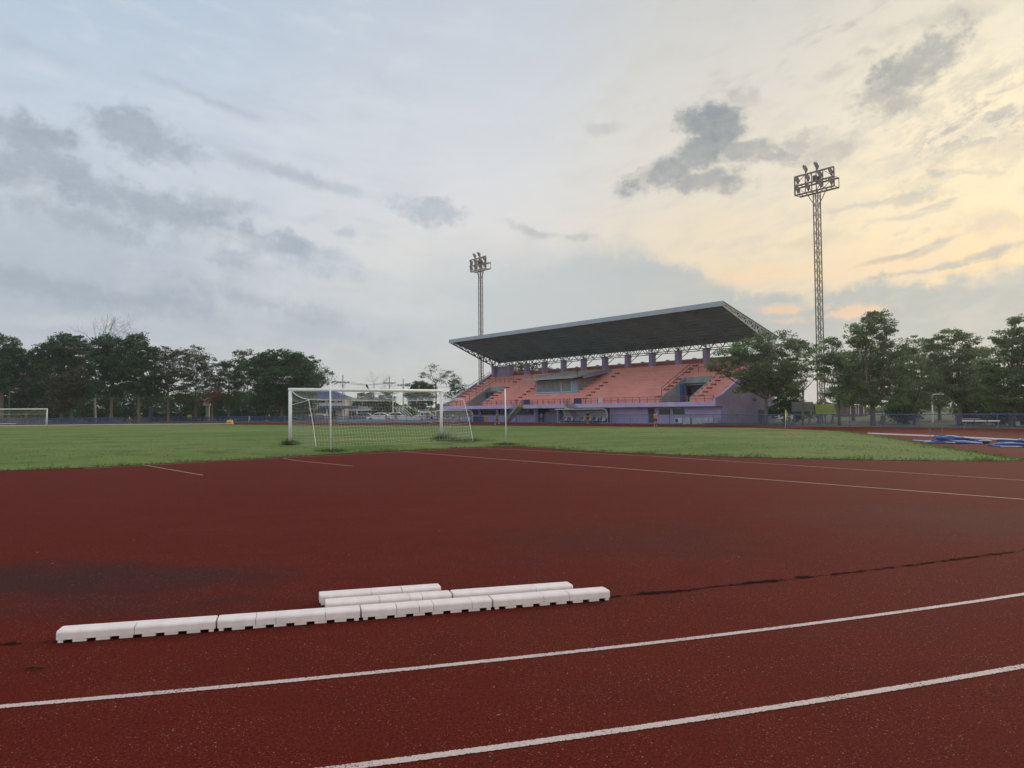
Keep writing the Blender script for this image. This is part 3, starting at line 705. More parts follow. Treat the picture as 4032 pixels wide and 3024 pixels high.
for k in range(9): 
    uu = 30 + 4.38 * k; SB().bx(61.0, 61.2, uu, uu + .5, 8.0, 8.13).build('block', M['column'], pp)
# half-step blocks in the aisles
aisles = [21.9, 28.1, 40.6, 55.0, 62.0, 70.7]
for au in aisles:
    for k in range(NR - 1):
        if 39 < au < 42 and k > 8: continue
        w = 51.2 + DW * (k + 1)
        if rnd.random() < .12: continue
        SB().bx(w - .36, w - .004, au - .26, au + .26, 2.8 + DZ * k + .21, 2.8 + DZ * k + .42).build('aisle_step', M['aisle_red'], stand)
# entrance wells
for (a, c) in VOMS:
    v = SB().bx(51.2, 55.8, c - .01, c + .12, ZB1, 2.9).ext([(51.25, ZB1), (55.8, ZB1), (55.8, slope(55.8) + .18), (51.25, slope(51.25) + .16)], c - .14, c - .012).build('entrance_well', M['concrete'], stand)
    SB().ext([(51.25, ZB1), (55.8, ZB1), (55.8, slope(55.8) + .1), (51.25, slope(51.25) + .1)], a + .012, a + .14).build('side_wall', M['concrete'], v)
    SB().bx(55.6, 55.78, a + .15, c - .15, 4.45, 5.45).bx(55.2, 55.6, a + .15, c - .15, 4.72, 4.86).build('lintel', M['concrete'], v)
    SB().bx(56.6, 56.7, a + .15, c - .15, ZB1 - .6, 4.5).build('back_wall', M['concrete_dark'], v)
    SB().bx(51.25, 56.6, a + .15, c - .15, ZB1 - .02, ZB1 + .004).build('well_floor', M['concrete'], v)
    SB().bx(54.6, 54.85, c - .6, c - .15, ZB1 + .004, 4.6).build('door_jamb', M['blue'], v)
    st = SB()
    for k in range(7): st.bx(52.0 + .5 * k, 52.5 + .5 * k, a + .15, a + .9, ZB1 + .004, ZB1 + .25 + .27 * k)
    st.build('steps', M['navy'], v)
    rl = SB()
    w1, w2 = 51.9, 57.1
    for dz in (.55, .95):
        rl.br((w1, c + .35, slope(w1) + dz), (w2, c + .35, slope(w2) + dz), .055); rl.br((w2, c + .35, slope(w2) + dz), (w2, a - .3, slope(w2) + dz), .055)
    for k in range(5):
        w = w1 + (w2 - w1) * k / 4; rl.br((w, c + .35, slope(w) - .1), (w, c + .35, slope(w) + .95), .05)
    for k in range(1, 5):
        uu = c + .35 + (a - .3 - c - .35) * k / 4; rl.br((w2, uu, slope(w2) - .1), (w2, uu, slope(w2) + .95), .05)
    rl.build('guard_rail', M['rail'], stand)
# front railing of the balcony
rl = SB()
gaps = [(38.7, 42.0), (49.8, 51.4)]
for z in (3.08, 2.76):
    u = UR + .3
    for g0, g1 in gaps + [(UL - .1, 0)]:
        rl.br((50.06, u, z), (50.06, g0, z), .05); u = g1
uu = UR + .3; k = 0
while uu < UL - .1:
    if not any(g0 < uu < g1 for g0, g1 in gaps): rl.br((50.06, uu, ZB1), (50.06, uu, 3.08), .05 if k % 3 else .085)
    uu += 1.17; k += 1
for g in gaps:
    for e in g: rl.br((50.06, e, ZB1), (50.06, e, 3.12), .08)
rl.build('railing', M['rail'], stand)
rl = SB()
for z in (.45, .85): rl.br((51.6, UL - .12, slope(51.6) + z), (59.3, UL - .12, slope(59.3) + z), .05)
for k in range(8):
    w = 51.6 + 1.1 * k; rl.br((w, UL - .12, slope(w)), (w, UL - .12, slope(w) + .85), .04)
rl.build('railing', M['truss'], stand)
for (a, c) in ((49.85, 51.2), (39.4, 40.8)): SB().bx(50.03, 50.09, a, c, ZB1 + .03, 3.16).build('gate', M['navy'], stand)
SB().bx(49.96, 49.995, 35.5, 36.3, 2.55, 3.14).build('notice', M['sheet_white'], stand)
SB().bx(49.96, 49.995, 47.3, 48.0, 2.02, 2.34).build('notice', M['pale_blue'], stand)
# outside stairs
def stair(ut, ub, zt):
    n = 10; s_ = SB(); r_ = SB(); wa, wb = 49.0, 49.95
    for k in range(n):
        z = zt * (1 - k / n); a = ut + (ub - ut) * k / n; c = ut + (ub - ut) * (k + 1) / n
        s_.bx(wa, wb, min(a, c), max(a, c), max(0, z - zt / n - .06), z)
    o = s_.build('stair', M['cream_steps'], stand)
    st_ = SB()
    for wv in (wa - .06, wb - .04):
        st_.add([(wv - W0 + dx_, uu - U0, z) for dx_ in (0, .1) for uu, z in ((ut, zt + .08), (ub, .08), (ub + (ub - ut) * .06, -.02), (ut, zt - .42))],
                [(0, 1, 2, 3), (7, 6, 5, 4), (0, 4, 5, 1), (1, 5, 6, 2), (2, 6, 7, 3), (3, 7, 4, 0)])
    st_.build('stringer', M['concrete'], o)
    for z in (.4, .75):
        for wv in (wa, wb): r_.br((wv, ut, zt + z), (wv, ub, z), .04)
    for k in range(5):
        t = k / 4
        for wv in (wa, wb): r_.br((wv, ut + (ub - ut) * t, zt * (1 - t)), (wv, ut + (ub - ut) * t, zt * (1 - t) + .75), .045)
    r_.build('handrail', M['fence_rail'], o)
stair(51.3, 54.2, ZB1); stair(41.6, 38.7, ZB1)
# columns
for i in range(13):
    cu = 71.0 - 4.377 * i
    z1 = 9.05
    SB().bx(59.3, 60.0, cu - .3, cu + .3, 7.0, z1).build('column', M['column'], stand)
SB().bx(59.95, 61.0, 67.2, 71.0, 7.2, 9.0).build('corner_wall', M['column'], stand)
# roof
def roofz(w): return 13.15 - (w - 51.1) * 0.325
RL, RR_ = 71.5, 18.2
rf = SB().ext([(51.1, roofz(51.1) - .06), (61.3, roofz(61.3) - .06), (61.3, roofz(61.3)), (51.1, roofz(51.1))], RR_, RL).build('roof', M['steel_roof'], stand)
SB().ext([(51.2, roofz(51.2) - .20), (60.6, roofz(60.6) - .20), (60.6, roofz(60.6) - .10), (51.2, roofz(51.2) - .10)], RR_ + .55, RL - .55).build('soffit', M['soffit'], rf)
SB().bx(51.02, 51.1, RR_ - .05, RL + .05, 12.62, 13.17).build('fascia', M['fascia'], rf)
pr = SB()
for k in range(12):
    w = 51.7 + .8 * k; pr.bx(w, w + .07, RR_ + .1, RL - .1, roofz(w) - .32, roofz(w) - .21)
pr.build('purlins', M['soffit'], rf)
def truss(u, m, t):
    b = SB(); bot = lambda w: 12.70 - (w - 51.1) * .415
    bot2 = lambda w: min(roofz(w) - .35, bot(w))
    N = 15; pts = [51.15 + (60.2 - 51.15) * k / N for k in range(N + 1)]
    b.br((51.15, u, roofz(51.15) - .16), (61.2, u, roofz(61.2) - .16), t); b.br((51.15, u, bot2(51.15)), (60.2, u, bot2(60.2)), t)
    for k in range(N):
        wa, wb = pts[k], pts[k + 1]
        if k % 2 == 0: b.br((wa, u, bot2(wa)), (wb, u, roofz(wb) - .16), t * .7)
        else: b.br((wa, u, roofz(wa) - .16), (wb, u, bot2(wb)), t * .7)
        b.br((wb, u, bot2(wb)), (wb, u, roofz(wb) - .16), t * .55)
    b.br((60.0, u, 8.3), (61.0, u, roofz(61.0) - .2), t * .7)
    b.build('truss', m, rf)
truss(RL - .15, M['truss'], .15); truss(RR_ + .15, M['truss_light'], .13)
for i in range(1, 12): truss(71.0 - 4.377 * i, M['soffit'], .08)
b = SB()
for w, z0, z1 in ((59.1, 9.02, roofz(59.1) - .3), (60.9, 8.95, roofz(60.9) - .25)):
    b.br((w, RR_ + .2, z0), (w, RL - .2, z0), .09); b.br((w, RR_ + .2, z1), (w, RL - .2, z1), .09)
    n = 62
    for k in range(n):
        a = RR_ + .2 + (RL - RR_ - .4) * k / n; c = RR_ + .2 + (RL - RR_ - .4) * (k + 1) / n
        b.br((w, a, z0 if k % 2 else z1), (w, c, z1 if k % 2 else z0), .06)
b.build('lattice_beam', M['truss'], rf)
for i in range(1, 13):
    cu = 71.0 - 4.377 * i
    SB().br((60.6, cu + .3, 8.2), (60.6, cu - .95 + .3 - .35, 8.98), .07).build('brace', M['truss'], stand)

# press box standing on the seats
pb = SB().bx(53.35, 53.5, 43.5, 52.5, 3.95, 4.12).bx(53.35, 53.5, 43.5, 52.5, 5.62, 5.85).bx(53.35, 53.5, 52.3, 52.5, 4.12, 5.62).bx(53.35, 53.5, 47.0, 47.15, 4.12, 5.62).bx(53.35, 53.5, 43.5, 43.8, 4.12, 5.62)
for u_ in (43.5, 52.38): pb.ext([(53.5, 3.95), (53.5, 5.85), (58.6, 6.95), (58.6, slope(58.6))], u_, u_ + .12)
pb = pb.build('press_box', M['concrete'], stand)
for a, c in ((47.15, 52.3), (44.9, 47.0)):
    wn = SB().bx(53.42, 53.45, a, c, 4.12, 5.62).build('window', M['film_glass'], pb)
    SB().bx(53.38, 53.42, a, a + .07, 4.12, 5.62).bx(53.38, 53.42, c - .07, c, 4.12, 5.62).bx(53.38, 53.42, a + .07, c - .07, 4.12, 4.18).build('frame', M['white_metal'], wn)
SB().bx(53.36, 53.42, 43.8, 44.9, 3.75, 5.62).build('door', M['pale_blue'], pb)
SB().bx(53.2, 53.35, 43.4, 52.6, 3.86, 3.98).build('sill', M['lavender_pale'], pb)
pr_ = SB().ext([(52.1, 5.92), (58.9, 7.15), (58.9, 7.35), (52.1, 6.10)], 42.6, 53.6).build('press_box_roof', M['concrete'], pb)
SB().bx(51.95, 52.1, 43.0, 53.7, 5.88, 6.12).build('gutter', M['pole_concrete'], pr_)
SB().ext([(53.4, 5.86), (58.9, 6.88), (58.9, 7.15), (53.4, 6.15)], 42.52, 42.6).build('verge_board', M['lavender'], pr_)
for u_ in (42.9, 52.4): 
    SB().br((52.6, u_, 6.1), (52.6, u_, 6.75), .05).bx(52.45, 52.75, u_ - .12, u_ + .12, 6.75, 6.95).build('spotlight', M['dark_metal'], pb)

# ------------------------------------------------------------------ things along the front of the stand
def frame_thing(name, label, cat, u, w, group=None, z=0.0):
    return thing(name, label, cat, tuple(S(u, w, z)), TH, group)      # local x = away from the pitch, y = along the stand

def dugout(u0, u1, label, nseat, gap):
    t = frame_thing('dugout', label, 'dugout', (u0 + u1) / 2, 48.6, 'dugouts beside the track'); L = (u1 - u0) / 2
    prof = [(.55, .80)] + [(.55 - .02 + .0 - .62 * (1 - math.cos(a)), .80 + .95 * math.sin(a)) for a in np.linspace(.15, math.pi / 2, 9)] + [(-.55, 1.79), (-.95, 1.76)]
    prof = [(.60, .80), (.60, 1.0), (.57, 1.2), (.50, 1.4), (.37, 1.57), (.18, 1.69), (-.05, 1.75), (-.5, 1.77), (-.95, 1.75)]
    outer = prof; inner = [(x - .03 if z < 1.5 else x, z - (.03 if z >= 1.5 else 0)) for x, z in prof]
    b = MB(); n = len(prof)
    for i in range(n - 1):
        for A in (outer, inner):
            b.quad((A[i][0], -L, A[i][1]), (A[i+1][0], -L, A[i+1][1]), (A[i+1][0], L, A[i+1][1]), (A[i][0], L, A[i][1]))
    b.build('shell', M['beige_shell'], t, smooth=True)
    for y in (-L, L): MB().tube([(x, y, z) for x, z in outer], .045, 6).build('rim', M['white_metal'], t)
    MB().tube([(-.95, -L, 1.75), (-.95, L, 1.75)], .04, 6).tube([(.60, -L, .80), (.60, L, .80)], .035, 6).build('edge_bar', M['white_metal'], t)
    k = 6
    for i in range(k + 1):
        y = -L + 2 * L * i / k
        MB().bar((.58, y, 0), (.58, y, .82), .05).bar((.45, y, .82), (.05, y, .3), .035).build('post', M['white_metal'], t)
    for y in (-L + .02, L - .02): MB().bar((.55, y, 0), (-.55, y, 0.02), .05).bar((.58, y, .8), (-.45, y, 0.03), .045).build('side_brace', M['white_metal'], t)
    MB().box(.05, .45, -L + .1, L - .1, .28, .31).build('bench_board', M['dark_metal'], t)
    for i in range(nseat):
        y = -L + (i + .5) * 2 * L / nseat
        st = MB().box(-.05, .38, y - .21, y + .21, .31, .36).build('seat', M['seat_white'], t, bevel=.015)
        MB().prism([(.34, .36), (.38, .36), (.50, .72), (.46, .73)], 1, y - .2, y + .2).build('backrest', M['seat_white'], st)
    return t
dugout(33.9, 41.7, 'beige curved dugout shelter beside the foot of the stairs, with open sides', 7, 0)
dugout(62.3, 70.2, 'grey curved dugout shelter seen through the goal net at the far end', 7, 0)
# coloured hoarding boards
for (ua, ub, m_, lab, w_, nm) in ((60.9, 62.4, 'navy', 'navy blue board standing next to the far dugout', 49.3, 'far'), (60.2, 60.85, 'teal', 'dark teal board between the navy and maroon boards', 49.3, 'far'), (59.65, 60.15, 'maroon', 'maroon board between teal and ochre boards', 49.3, 'far'), (58.8, 59.6, 'ochre', 'ochre yellow board at the end of the board row beside the running person', 49.3, 'far'),
                            (37.9, 38.7, 'ochre', 'ochre board behind the seats of the near dugout', 49.9, 'near'), (37.2, 37.85, 'maroon', 'maroon board behind the near dugout seats', 49.9, 'near'), (35.9, 37.1, 'navy', 'navy board behind the near dugout seats', 49.9, 'near'), (35.2, 35.85, 'teal', 'dark teal board behind the near dugout beside the dark doorway', 49.9, 'near')):
    t = frame_thing('hoarding_board', lab, 'board', (ua + ub) / 2, w_, 'coloured boards by the dugouts'); L = (ub - ua) / 2
    MB().box(0, .05, -L, L, .06, .80).build('panel', M[m_], t)
    MB().box(0.05, .35, -L + .05, -L + .1, 0, .06).box(0.05, .35, L - .1, L - .05, 0, .06).bar((.05, 0, .6), (.35, 0, .03), .04).build('foot', M['galv'], t)
# air conditioner and sheeted boxes
t = frame_thing('air_conditioner', 'white air conditioner outdoor unit standing against the lavender wall', 'air conditioner', 24.05, 50.6)
MB().box(-.16, .16, -.5, .5, .1, .66).build('casing', M['white_metal'], t, bevel=.02)
MB().lathe([(.23, 0), (.23, .02)], 20, (-.165, .22, .38), (-1, 0, 0)).build('fan_grille', M['dark_metal'], t)
MB().bar((0, -.4, 0), (0, -.4, .1), .06).bar((0, .4, 0), (0, .4, .1), .06).build('bracket', M['galv'], t)
for uu, w_, lab in ((22.7, 1.0, 'white sheeted block nearest the air conditioner'), (21.2, 1.25, 'white sheeted block in the middle of the wall row'), (20.15, .8, 'small white sheeted block between two larger ones'), (19.35, .75, 'white sheeted block at the corner of the stand')):
    t = frame_thing('covered_block', lab, 'covered block', uu, 50.5, 'sheeted blocks along the wall'); L = w_ / 2 - .03
    b = MB(); N = 26; pr_top = []; low = []
    r_ = random.Random(uu)
    per = [(-.35, -L), (-.35, L), (.35, L), (.35, -L)]
    ring_ = []
    for i in range(4):
        a, c = Vector(per[i]), Vector(per[(i + 1) % 4])
        for k in range(8): ring_.append(a.lerp(c, k / 8))
    n = len(ring_)
    lv = [(0.0, 1.10, .05), (.25, 1.04, .03), (.55, 1.0, .015), (.68, .96, .004), (.71, .6, 0)]
    vs = []
    for z, sc, am in lv:
        for p in ring_: vs.append((p.x * sc + r_.uniform(-am, am), p.y * sc + r_.uniform(-am, am), z + (r_.uniform(0, .03) if z == 0 else r_.uniform(-.012, .012))))
    fs = [(i * n + j, i * n + (j + 1) % n, (i + 1) * n + (j + 1) % n, (i + 1) * n + j) for i in range(len(lv) - 1) for j in range(n)] + [tuple((len(lv) - 1) * n + j for j in range(n))]
    b.add(vs, fs).build('sheet', M['sheet_white'], t)
    MB().box(-.36, -.33, -L - .02, -L + .14, .42, .66).build('folded_corner', M['seat_white'], t)

# ------------------------------------------------------------------ fences
def fence(label, pts, h, step, dense):
    t = thing('wire_fence', label, 'fence', tuple(pts[0]) + (0,))
    o = Vector(pts[0]); P = [Vector(p) - o for p in pts]
    net = MB(); rl = MB(); L = 0.0; nxt = 0.0
    for a, b in zip(P[:-1], P[1:]):
        net.quad((a.x, a.y, .06), (b.x, b.y, .06), (b.x, b.y, h), (a.x, a.y, h))
        rl.bar((a.x, a.y, h), (b.x, b.y, h), .07); rl.bar((a.x, a.y, .05), (b.x, b.y, .05), .05)
        d = (b - a).length
        while nxt <= L + d:
            q = a.lerp(b, (nxt - L) / d); MB().tube([(q.x, q.y, 0), (q.x, q.y, h + .02)], .035, 6).build('post', M['fence_rail'], t); nxt += step
        L += d
    net.build('netting', M['net_blue_dense' if dense else 'net_blue'], t); rl.build('rails', M['fence_rail'], t)
fence('low blue wire fence between the running track and the grandstand', [tuple(S(u, 47.5)[:2]) for u in (75, 60, 40, 20, 10, 0, -10, -20, -30)], 1.06, 2.9, False)
fence('dense low blue fence along the foot of the dark trees', [tuple(G(*p)[:2]) for p in ((-350, 1671), (0, 1669), (300, 1667.5), (480, 1666.5), (600, 1664), (800, 1661.5), (1000, 1660.5), (1150, 1660.5), (1300, 1662.5))], .98, 4.0, True)
fence('low blue fence in front of the parked cars', [tuple(G(*p)[:2]) for p in ((1315, 1663.5), (1500, 1663.5), (1720, 1664.5))], .95, 3.0, False)
t = thing('parapet_wall', 'low pale blue wall at the edge of the red track beyond the goal', 'wall', tuple(G(1500, 1662.5)))
o = Vector(G(1500, 1662.5)); a, c = G(1330, 1662.3) - o, G(1705, 1664) - o
b = MB(); nrm = Vector((-(c - a).y, (c - a).x, 0)).normalized() * .2
b.add([tuple(p + Vector((0, 0, z))) for z in (0, .36) for p in (a, c, c + nrm, a + nrm)], [(0,3,2,1),(4,5,6,7),(0,1,5,4),(1,2,6,5),(2,3,7,6),(3,0,4,7)]).build('wall', M['pale_blue'], t)
nrm2 = nrm * 1.3
MB().add([tuple(p + Vector((0, 0, z))) for z in (.362, .40) for p in (a - nrm * .15, c - nrm * .15, c + nrm2, a + nrm2)], [(0,3,2,1),(4,5,6,7),(0,1,5,4),(1,2,6,5),(2,3,7,6),(3,0,4,7)]).build('coping', M['house_wall'], t)

# ------------------------------------------------------------------ floodlight masts
def mast(label, u, w, H):
    t = frame_thing('floodlight_mast', label, 'floodlight', u, w, 'floodlight masts behind the grandstand')
    b = MB(); s_ = .27
    for x in (-s_, s_):
        for y in (-s_, s_): b.bar((x, y, 0), (x, y, H), .085)
    cs = [(-s_, -s_), (s_, -s_), (s_, s_), (-s_, s_)]
    n = int(H / .52)
    for k in range(n):
        z0, z1 = H * k / n, H * (k + 1) / n
        for i in range(4):
            p, q = cs[i], cs[(i + 1) % 4]
            if k % 2: p, q = q, p
            b.bar((*p, z0), (*q, z1), .032)
            if k % 2 == 0: b.bar((*p, z0), (*q, z0), .036)
    b.build('lattice', M['galv'], t)
    f = MB(); L = 2.35; D_ = .5
    for z in (H, H + 1.05, H + 2.1):
        for x in (-D_, D_) if z < H + 2 else (-D_,): f.bar((x, -L, z), (x, L, z), .15)
        if z < H + 2:
            for k in range(9):
                y = -L + 2 * L * k / 8; f.bar((-D_, y, z), (D_, y, z), .05)
    for y in (-L, -L * .45, -s_, s_, L * .45, L):
        f.bar((-D_, y, H), (-D_, y, H + 2.1), .12 if abs(y) > 1.5 else .08)
        if abs(y) > 2: f.bar((D_, y, H), (D_, y, H + 1.05), .06)
    for y0, y1 in ((-L * .45, -L), (L * .45, L), (-s_, -L * .45), (s_, L * .45)):
        f.bar((-D_, y0, H), (-D_, y1, H + 1.05), .05); f.bar((-D_, y1, H + 1.05), (-D_, y0, H + 2.1), .05)
    for y in (-1, 1): f.bar((0, y * s_, H - 1.5), (0, y * L * .5, H), .07)
    f.build('head_frame', M['galv'], t)
    MB().bar((0, 0, H), (0, 0, H + 2.6), .05).bar((0, 0, H + 2.6), (0, 0, H + 3.5), .02).build('lightning_rod', M['galv'], t)
    for x in (-.3, .3): MB().box(x - .14, x + .14, -.2, .2, H + 1.15, H + 1.75).build('ballast_box', M['dark_metal'], t)
    i = 0
    for z, ys in ((H + .15, (-2.0, -.75, .75, 2.0)), (H + 1.2, (-2.0, -.75, .75, 2.0)), (H + 2.25, (-.35, 1.0))):
        for y in ys:
            aim = math.atan2(.86 - y * .05, -.51); dn = RAD(24)
            f_ = Vector((math.cos(aim) * math.cos(dn), math.sin(aim) * math.cos(dn), -math.sin(dn))); sd_ = Vector((-math.sin(aim), math.cos(aim), 0)); up_ = sd_.cross(f_) * -1
            if up_.z < 0: up_ = -up_
            c = Vector((-D_ - .05, y, z + .48))
            def bx_(d0, d1, hw, hh):
                return [c + f_ * d + sd_ * a_ * hw + up_ * e_ * hh for d in (d0, d1) for a_, e_ in ((-1, -1), (1, -1), (1, 1), (-1, 1))]
            FS = [(0,3,2,1),(4,5,6,7),(0,1,5,4),(1,2,6,5),(2,3,7,6),(3,0,4,7)]
            la = MB().add(bx_(-.05, .14, .33, .38), FS)
            for q in range(5): la.add([p + sd_ * (-.24 + .12 * q) for p in bx_(-.19, -.052, .02, .26)], FS)
            la = la.build('lamp', M['galv'], t)
            MB().add(bx_(.142, .150, .30, .35), FS).build('lens', M['film_glass'], la)
            MB().bar((-D_, y, z - .12), tuple(c - f_ * .1 - up_ * .1), .06).build('yoke', M['dark_metal'], la)
mast('tall lattice floodlight mast on the right rising behind the trees', 13.6, 62.0, 25.7)
mast('farther lattice floodlight mast rising behind the left end of the stand roof', 76.9, 61.2, 26.3)

# ------------------------------------------------------------------ football goals
def net_goal(name, label, PL, PR, Hg, back, d_top, h_top, d_bot, cell, base, rad, thick):
    """goal between PL and PR; back: unit vector away from the pitch; real threads for the net"""
    t = thing(name, label, 'goal', tuple(PL))
    PL = Vector(PL); A = PR - PL; L = A.length; ax = A.normalized(); O = Vector((0, 0, 0))
    r_ = random.Random(11)
    for o_ in (0, L):
        p = ax * o_; MB().tube([p, p + Vector((0, 0, Hg))], rad, 12).build('post', M['white_paint'], t, smooth=True)
    MB().tube([Vector((0, 0, Hg)) - ax * rad, Vector((0, 0, Hg)) + ax * (L + rad)], rad, 12).build('crossbar', M['white_paint'], t, smooth=True)
    up = Vector((0, 0, 1))
    def prof(s):                      # net profile: roof then back, s in 0..1
        l1 = math.hypot(d_top, Hg - h_top); l2 = math.hypot(d_bot - d_top, h_top - base); q = s * (l1 + l2)
        if q < l1:
            k = q / l1; return back * (d_top * k) + up * (Hg + (h_top - Hg) * k - .10 * math.sin(math.pi * k))
        k = (q - l1) / l2; return back * (d_top + (d_bot - d_top) * (k ** 1.3) + .12 * math.sin(math.pi * k)) + up * (h_top + (base - h_top) * k)
    ns = int((d_top + h_top) / cell); nu = int(L / cell)
    b = MB()
    sag = lambda iu, js: Vector((0, 0, -.05 * math.sin(math.pi * (iu % (nu / 4)) / (nu / 4)) - .012 * math.sin(iu * 1.7 + js)))
    P = [[prof(j / ns) + ax * (L * i / nu) + sag(i, j) * min(1, j / 4) * (1 if j < ns else 0) for i in range(nu + 1)] for j in range(ns + 1)]
    for j in range(ns + 1): b.tube(P[j], thick, 3, cap=False)
    for i in range(nu + 1): b.tube([P[j][i] for j in range(ns + 1)], thick, 3, cap=False)
    for side in (0, L):               # side panels: threads between the post and the back profile
        for j in range(1, ns + 1):
            q = prof(j / ns); z = q.z
            w_ = Vector((q.x, q.y, 0)).length
            m = max(1, int(w_ / cell))
            b.tube([ax * side + back * (w_ * k / m) + up * (z - .07 * math.sin(math.pi * k / m)) for k in range(m + 1)], thick, 3, cap=False)
        for k in range(1, int(d_bot / cell)):
            x = k * cell
            zt = Hg + (h_top - Hg) * min(1, x / d_top) if x < d_top else h_top * max(0, 1 - ((x - d_top) / (d_bot - d_top)) ** (1 / 1.3))
            if zt > .1: b.tube([ax * side + back * x + up * (zt * m / 6) for m in range(7)], thick, 3, cap=False)
    b.build('net', M['rope'], t)
    for side in (0, L):
        MB().tube([ax * side + prof(k / 30) for k in range(31)], .015, 6).build('net_rope', M['rope'], t, smooth=True)
    MB().tube([ax * (L * k / 40) + prof(d_top / (d_top + h_top) * .97) - up * (.07 * math.sin(math.pi * k / 40)) for k in range(41)], .010, 5).build('net_rope', M['rope'], t)
    MB().tube([up * (Hg * .72), back * d_top + up * h_top * .98], .012, 5).build('net_rope', M['rope'], t)
    return t
gl, gr = Vector((-9.69, 33.6, .17)), Vector((-3.55, 38.5, .19))
near_goal = net_goal('football_goal', 'large white football goal with sagging net beside the red track', gl, gr, 2.44, -NV, 2.0, 1.98, 2.75, .14, .02, .074, .0017)
fl_, fr_ = Vector(G(185, 1676)), Vector(G(185, 1676)) - RV * 7.32
net_goal('football_goal', 'distant white football goal cut by the left edge', fl_, fr_, 2.44, NV, 1.2, 1.7, 1.9, .16, .02, .075, .004)
for p, h, lab in ((G(1303, 1771, .12), 2.82, 'thin white net support pole in front of the goal mouth'), (G(1993, 1745, .1), 2.60, 'thin white pole standing alone right of the goal')):
    t = thing('net_pole', lab, 'pole', (p.x, p.y, fz(p.x, p.y)), 0, 'thin white poles behind the goal')
    MB().tube([(0, 0, 0), (-.03, 0, h)], .032, 10).build('pole', M['white_paint'], t, smooth=True)
    MB().tube([(-.03, 0, h), (-.03, 0, h + .02)], .037, 10).tube([(-.10, 0, h - .05), (.04, 0, h - .05)], .008, 5).build('cap_hook', M['galv'], t)

def seg_goal(label, p, q, h):
    t = thing('small_goal', label, 'goal', tuple(p)); a = q - p; nrm = Vector((-a.y, a.x, 0)).normalized() * 1.0
    O = Vector((0, 0, 0)); u = Vector((0, 0, h))
    for x in (O, a): MB().tube([x, x + u], .05, 8).build('post', M['white_paint'], t)
    MB().tube([u - a.normalized() * .05, a + u + a.normalized() * .05], .05, 8).build('crossbar', M['white_paint'], t)
    MB().tube([u, u + nrm * .6, nrm], .035, 6).tube([a + u, a + u + nrm * .6, a + nrm], .035, 6).tube([u + nrm * .6, a + u + nrm * .6], .03, 6).tube([nrm, a + nrm], .03, 6).build('back_frame', M['white_paint'], t)
    b = MB()
    for k in range(1, 15):
        x = a * (k / 15); b.tube([x + u, x + u + nrm * .6, x + nrm], .006, 3, cap=False)
    for k in range(1, 8): b.tube([u * (k / 8) + nrm * (1 - .4 * k / 8), a + u * (k / 8) + nrm * (1 - .4 * k / 8)], .006, 3, cap=False)
    b.build('net', M['rope'], t)
seg_goal('small white goal frame on the far side beside the amber shirt', G(1656, 1661.5), G(1716, 1661.5), 1.65)
seg_goal('low white goal among the people in front of the white house', G(1227, 1660), G(1280, 1660), 1.3)

# bird on the crossbar
bp = gl.lerp(gr, .478) + Vector((0, 0, 2.44 + .065))
t = thing('bird', 'small dark bird perched on the goal crossbar', 'bird', tuple(bp))
MB().tube([(.055, 0, .015), (.03, 0, .04), (0, 0, .09), (-.03, 0, .14), (-.045, 0, .175), (-.065, 0, .195), (-.09, 0, .195)], [.012, .022, .045, .05, .036, .032, .012], 10).build('body', M['bird'], t, smooth=True)
MB().tube([(.05, 0, .03), (.10, 0, -.05)], [.02, .012], 6, fl=.4).build('tail', M['bird'], t)
MB().tube([(-.10, 0, .193), (-.125, 0, .188)], [.008, .002], 5).build('beak', M['yellow'], t)
MB().tube([(0, .015, .05), (0, .015, 0)], .004, 4).tube([(0, -.015, .05), (0, -.015, 0)], .004, 4).build('legs', M['yellow'], t)

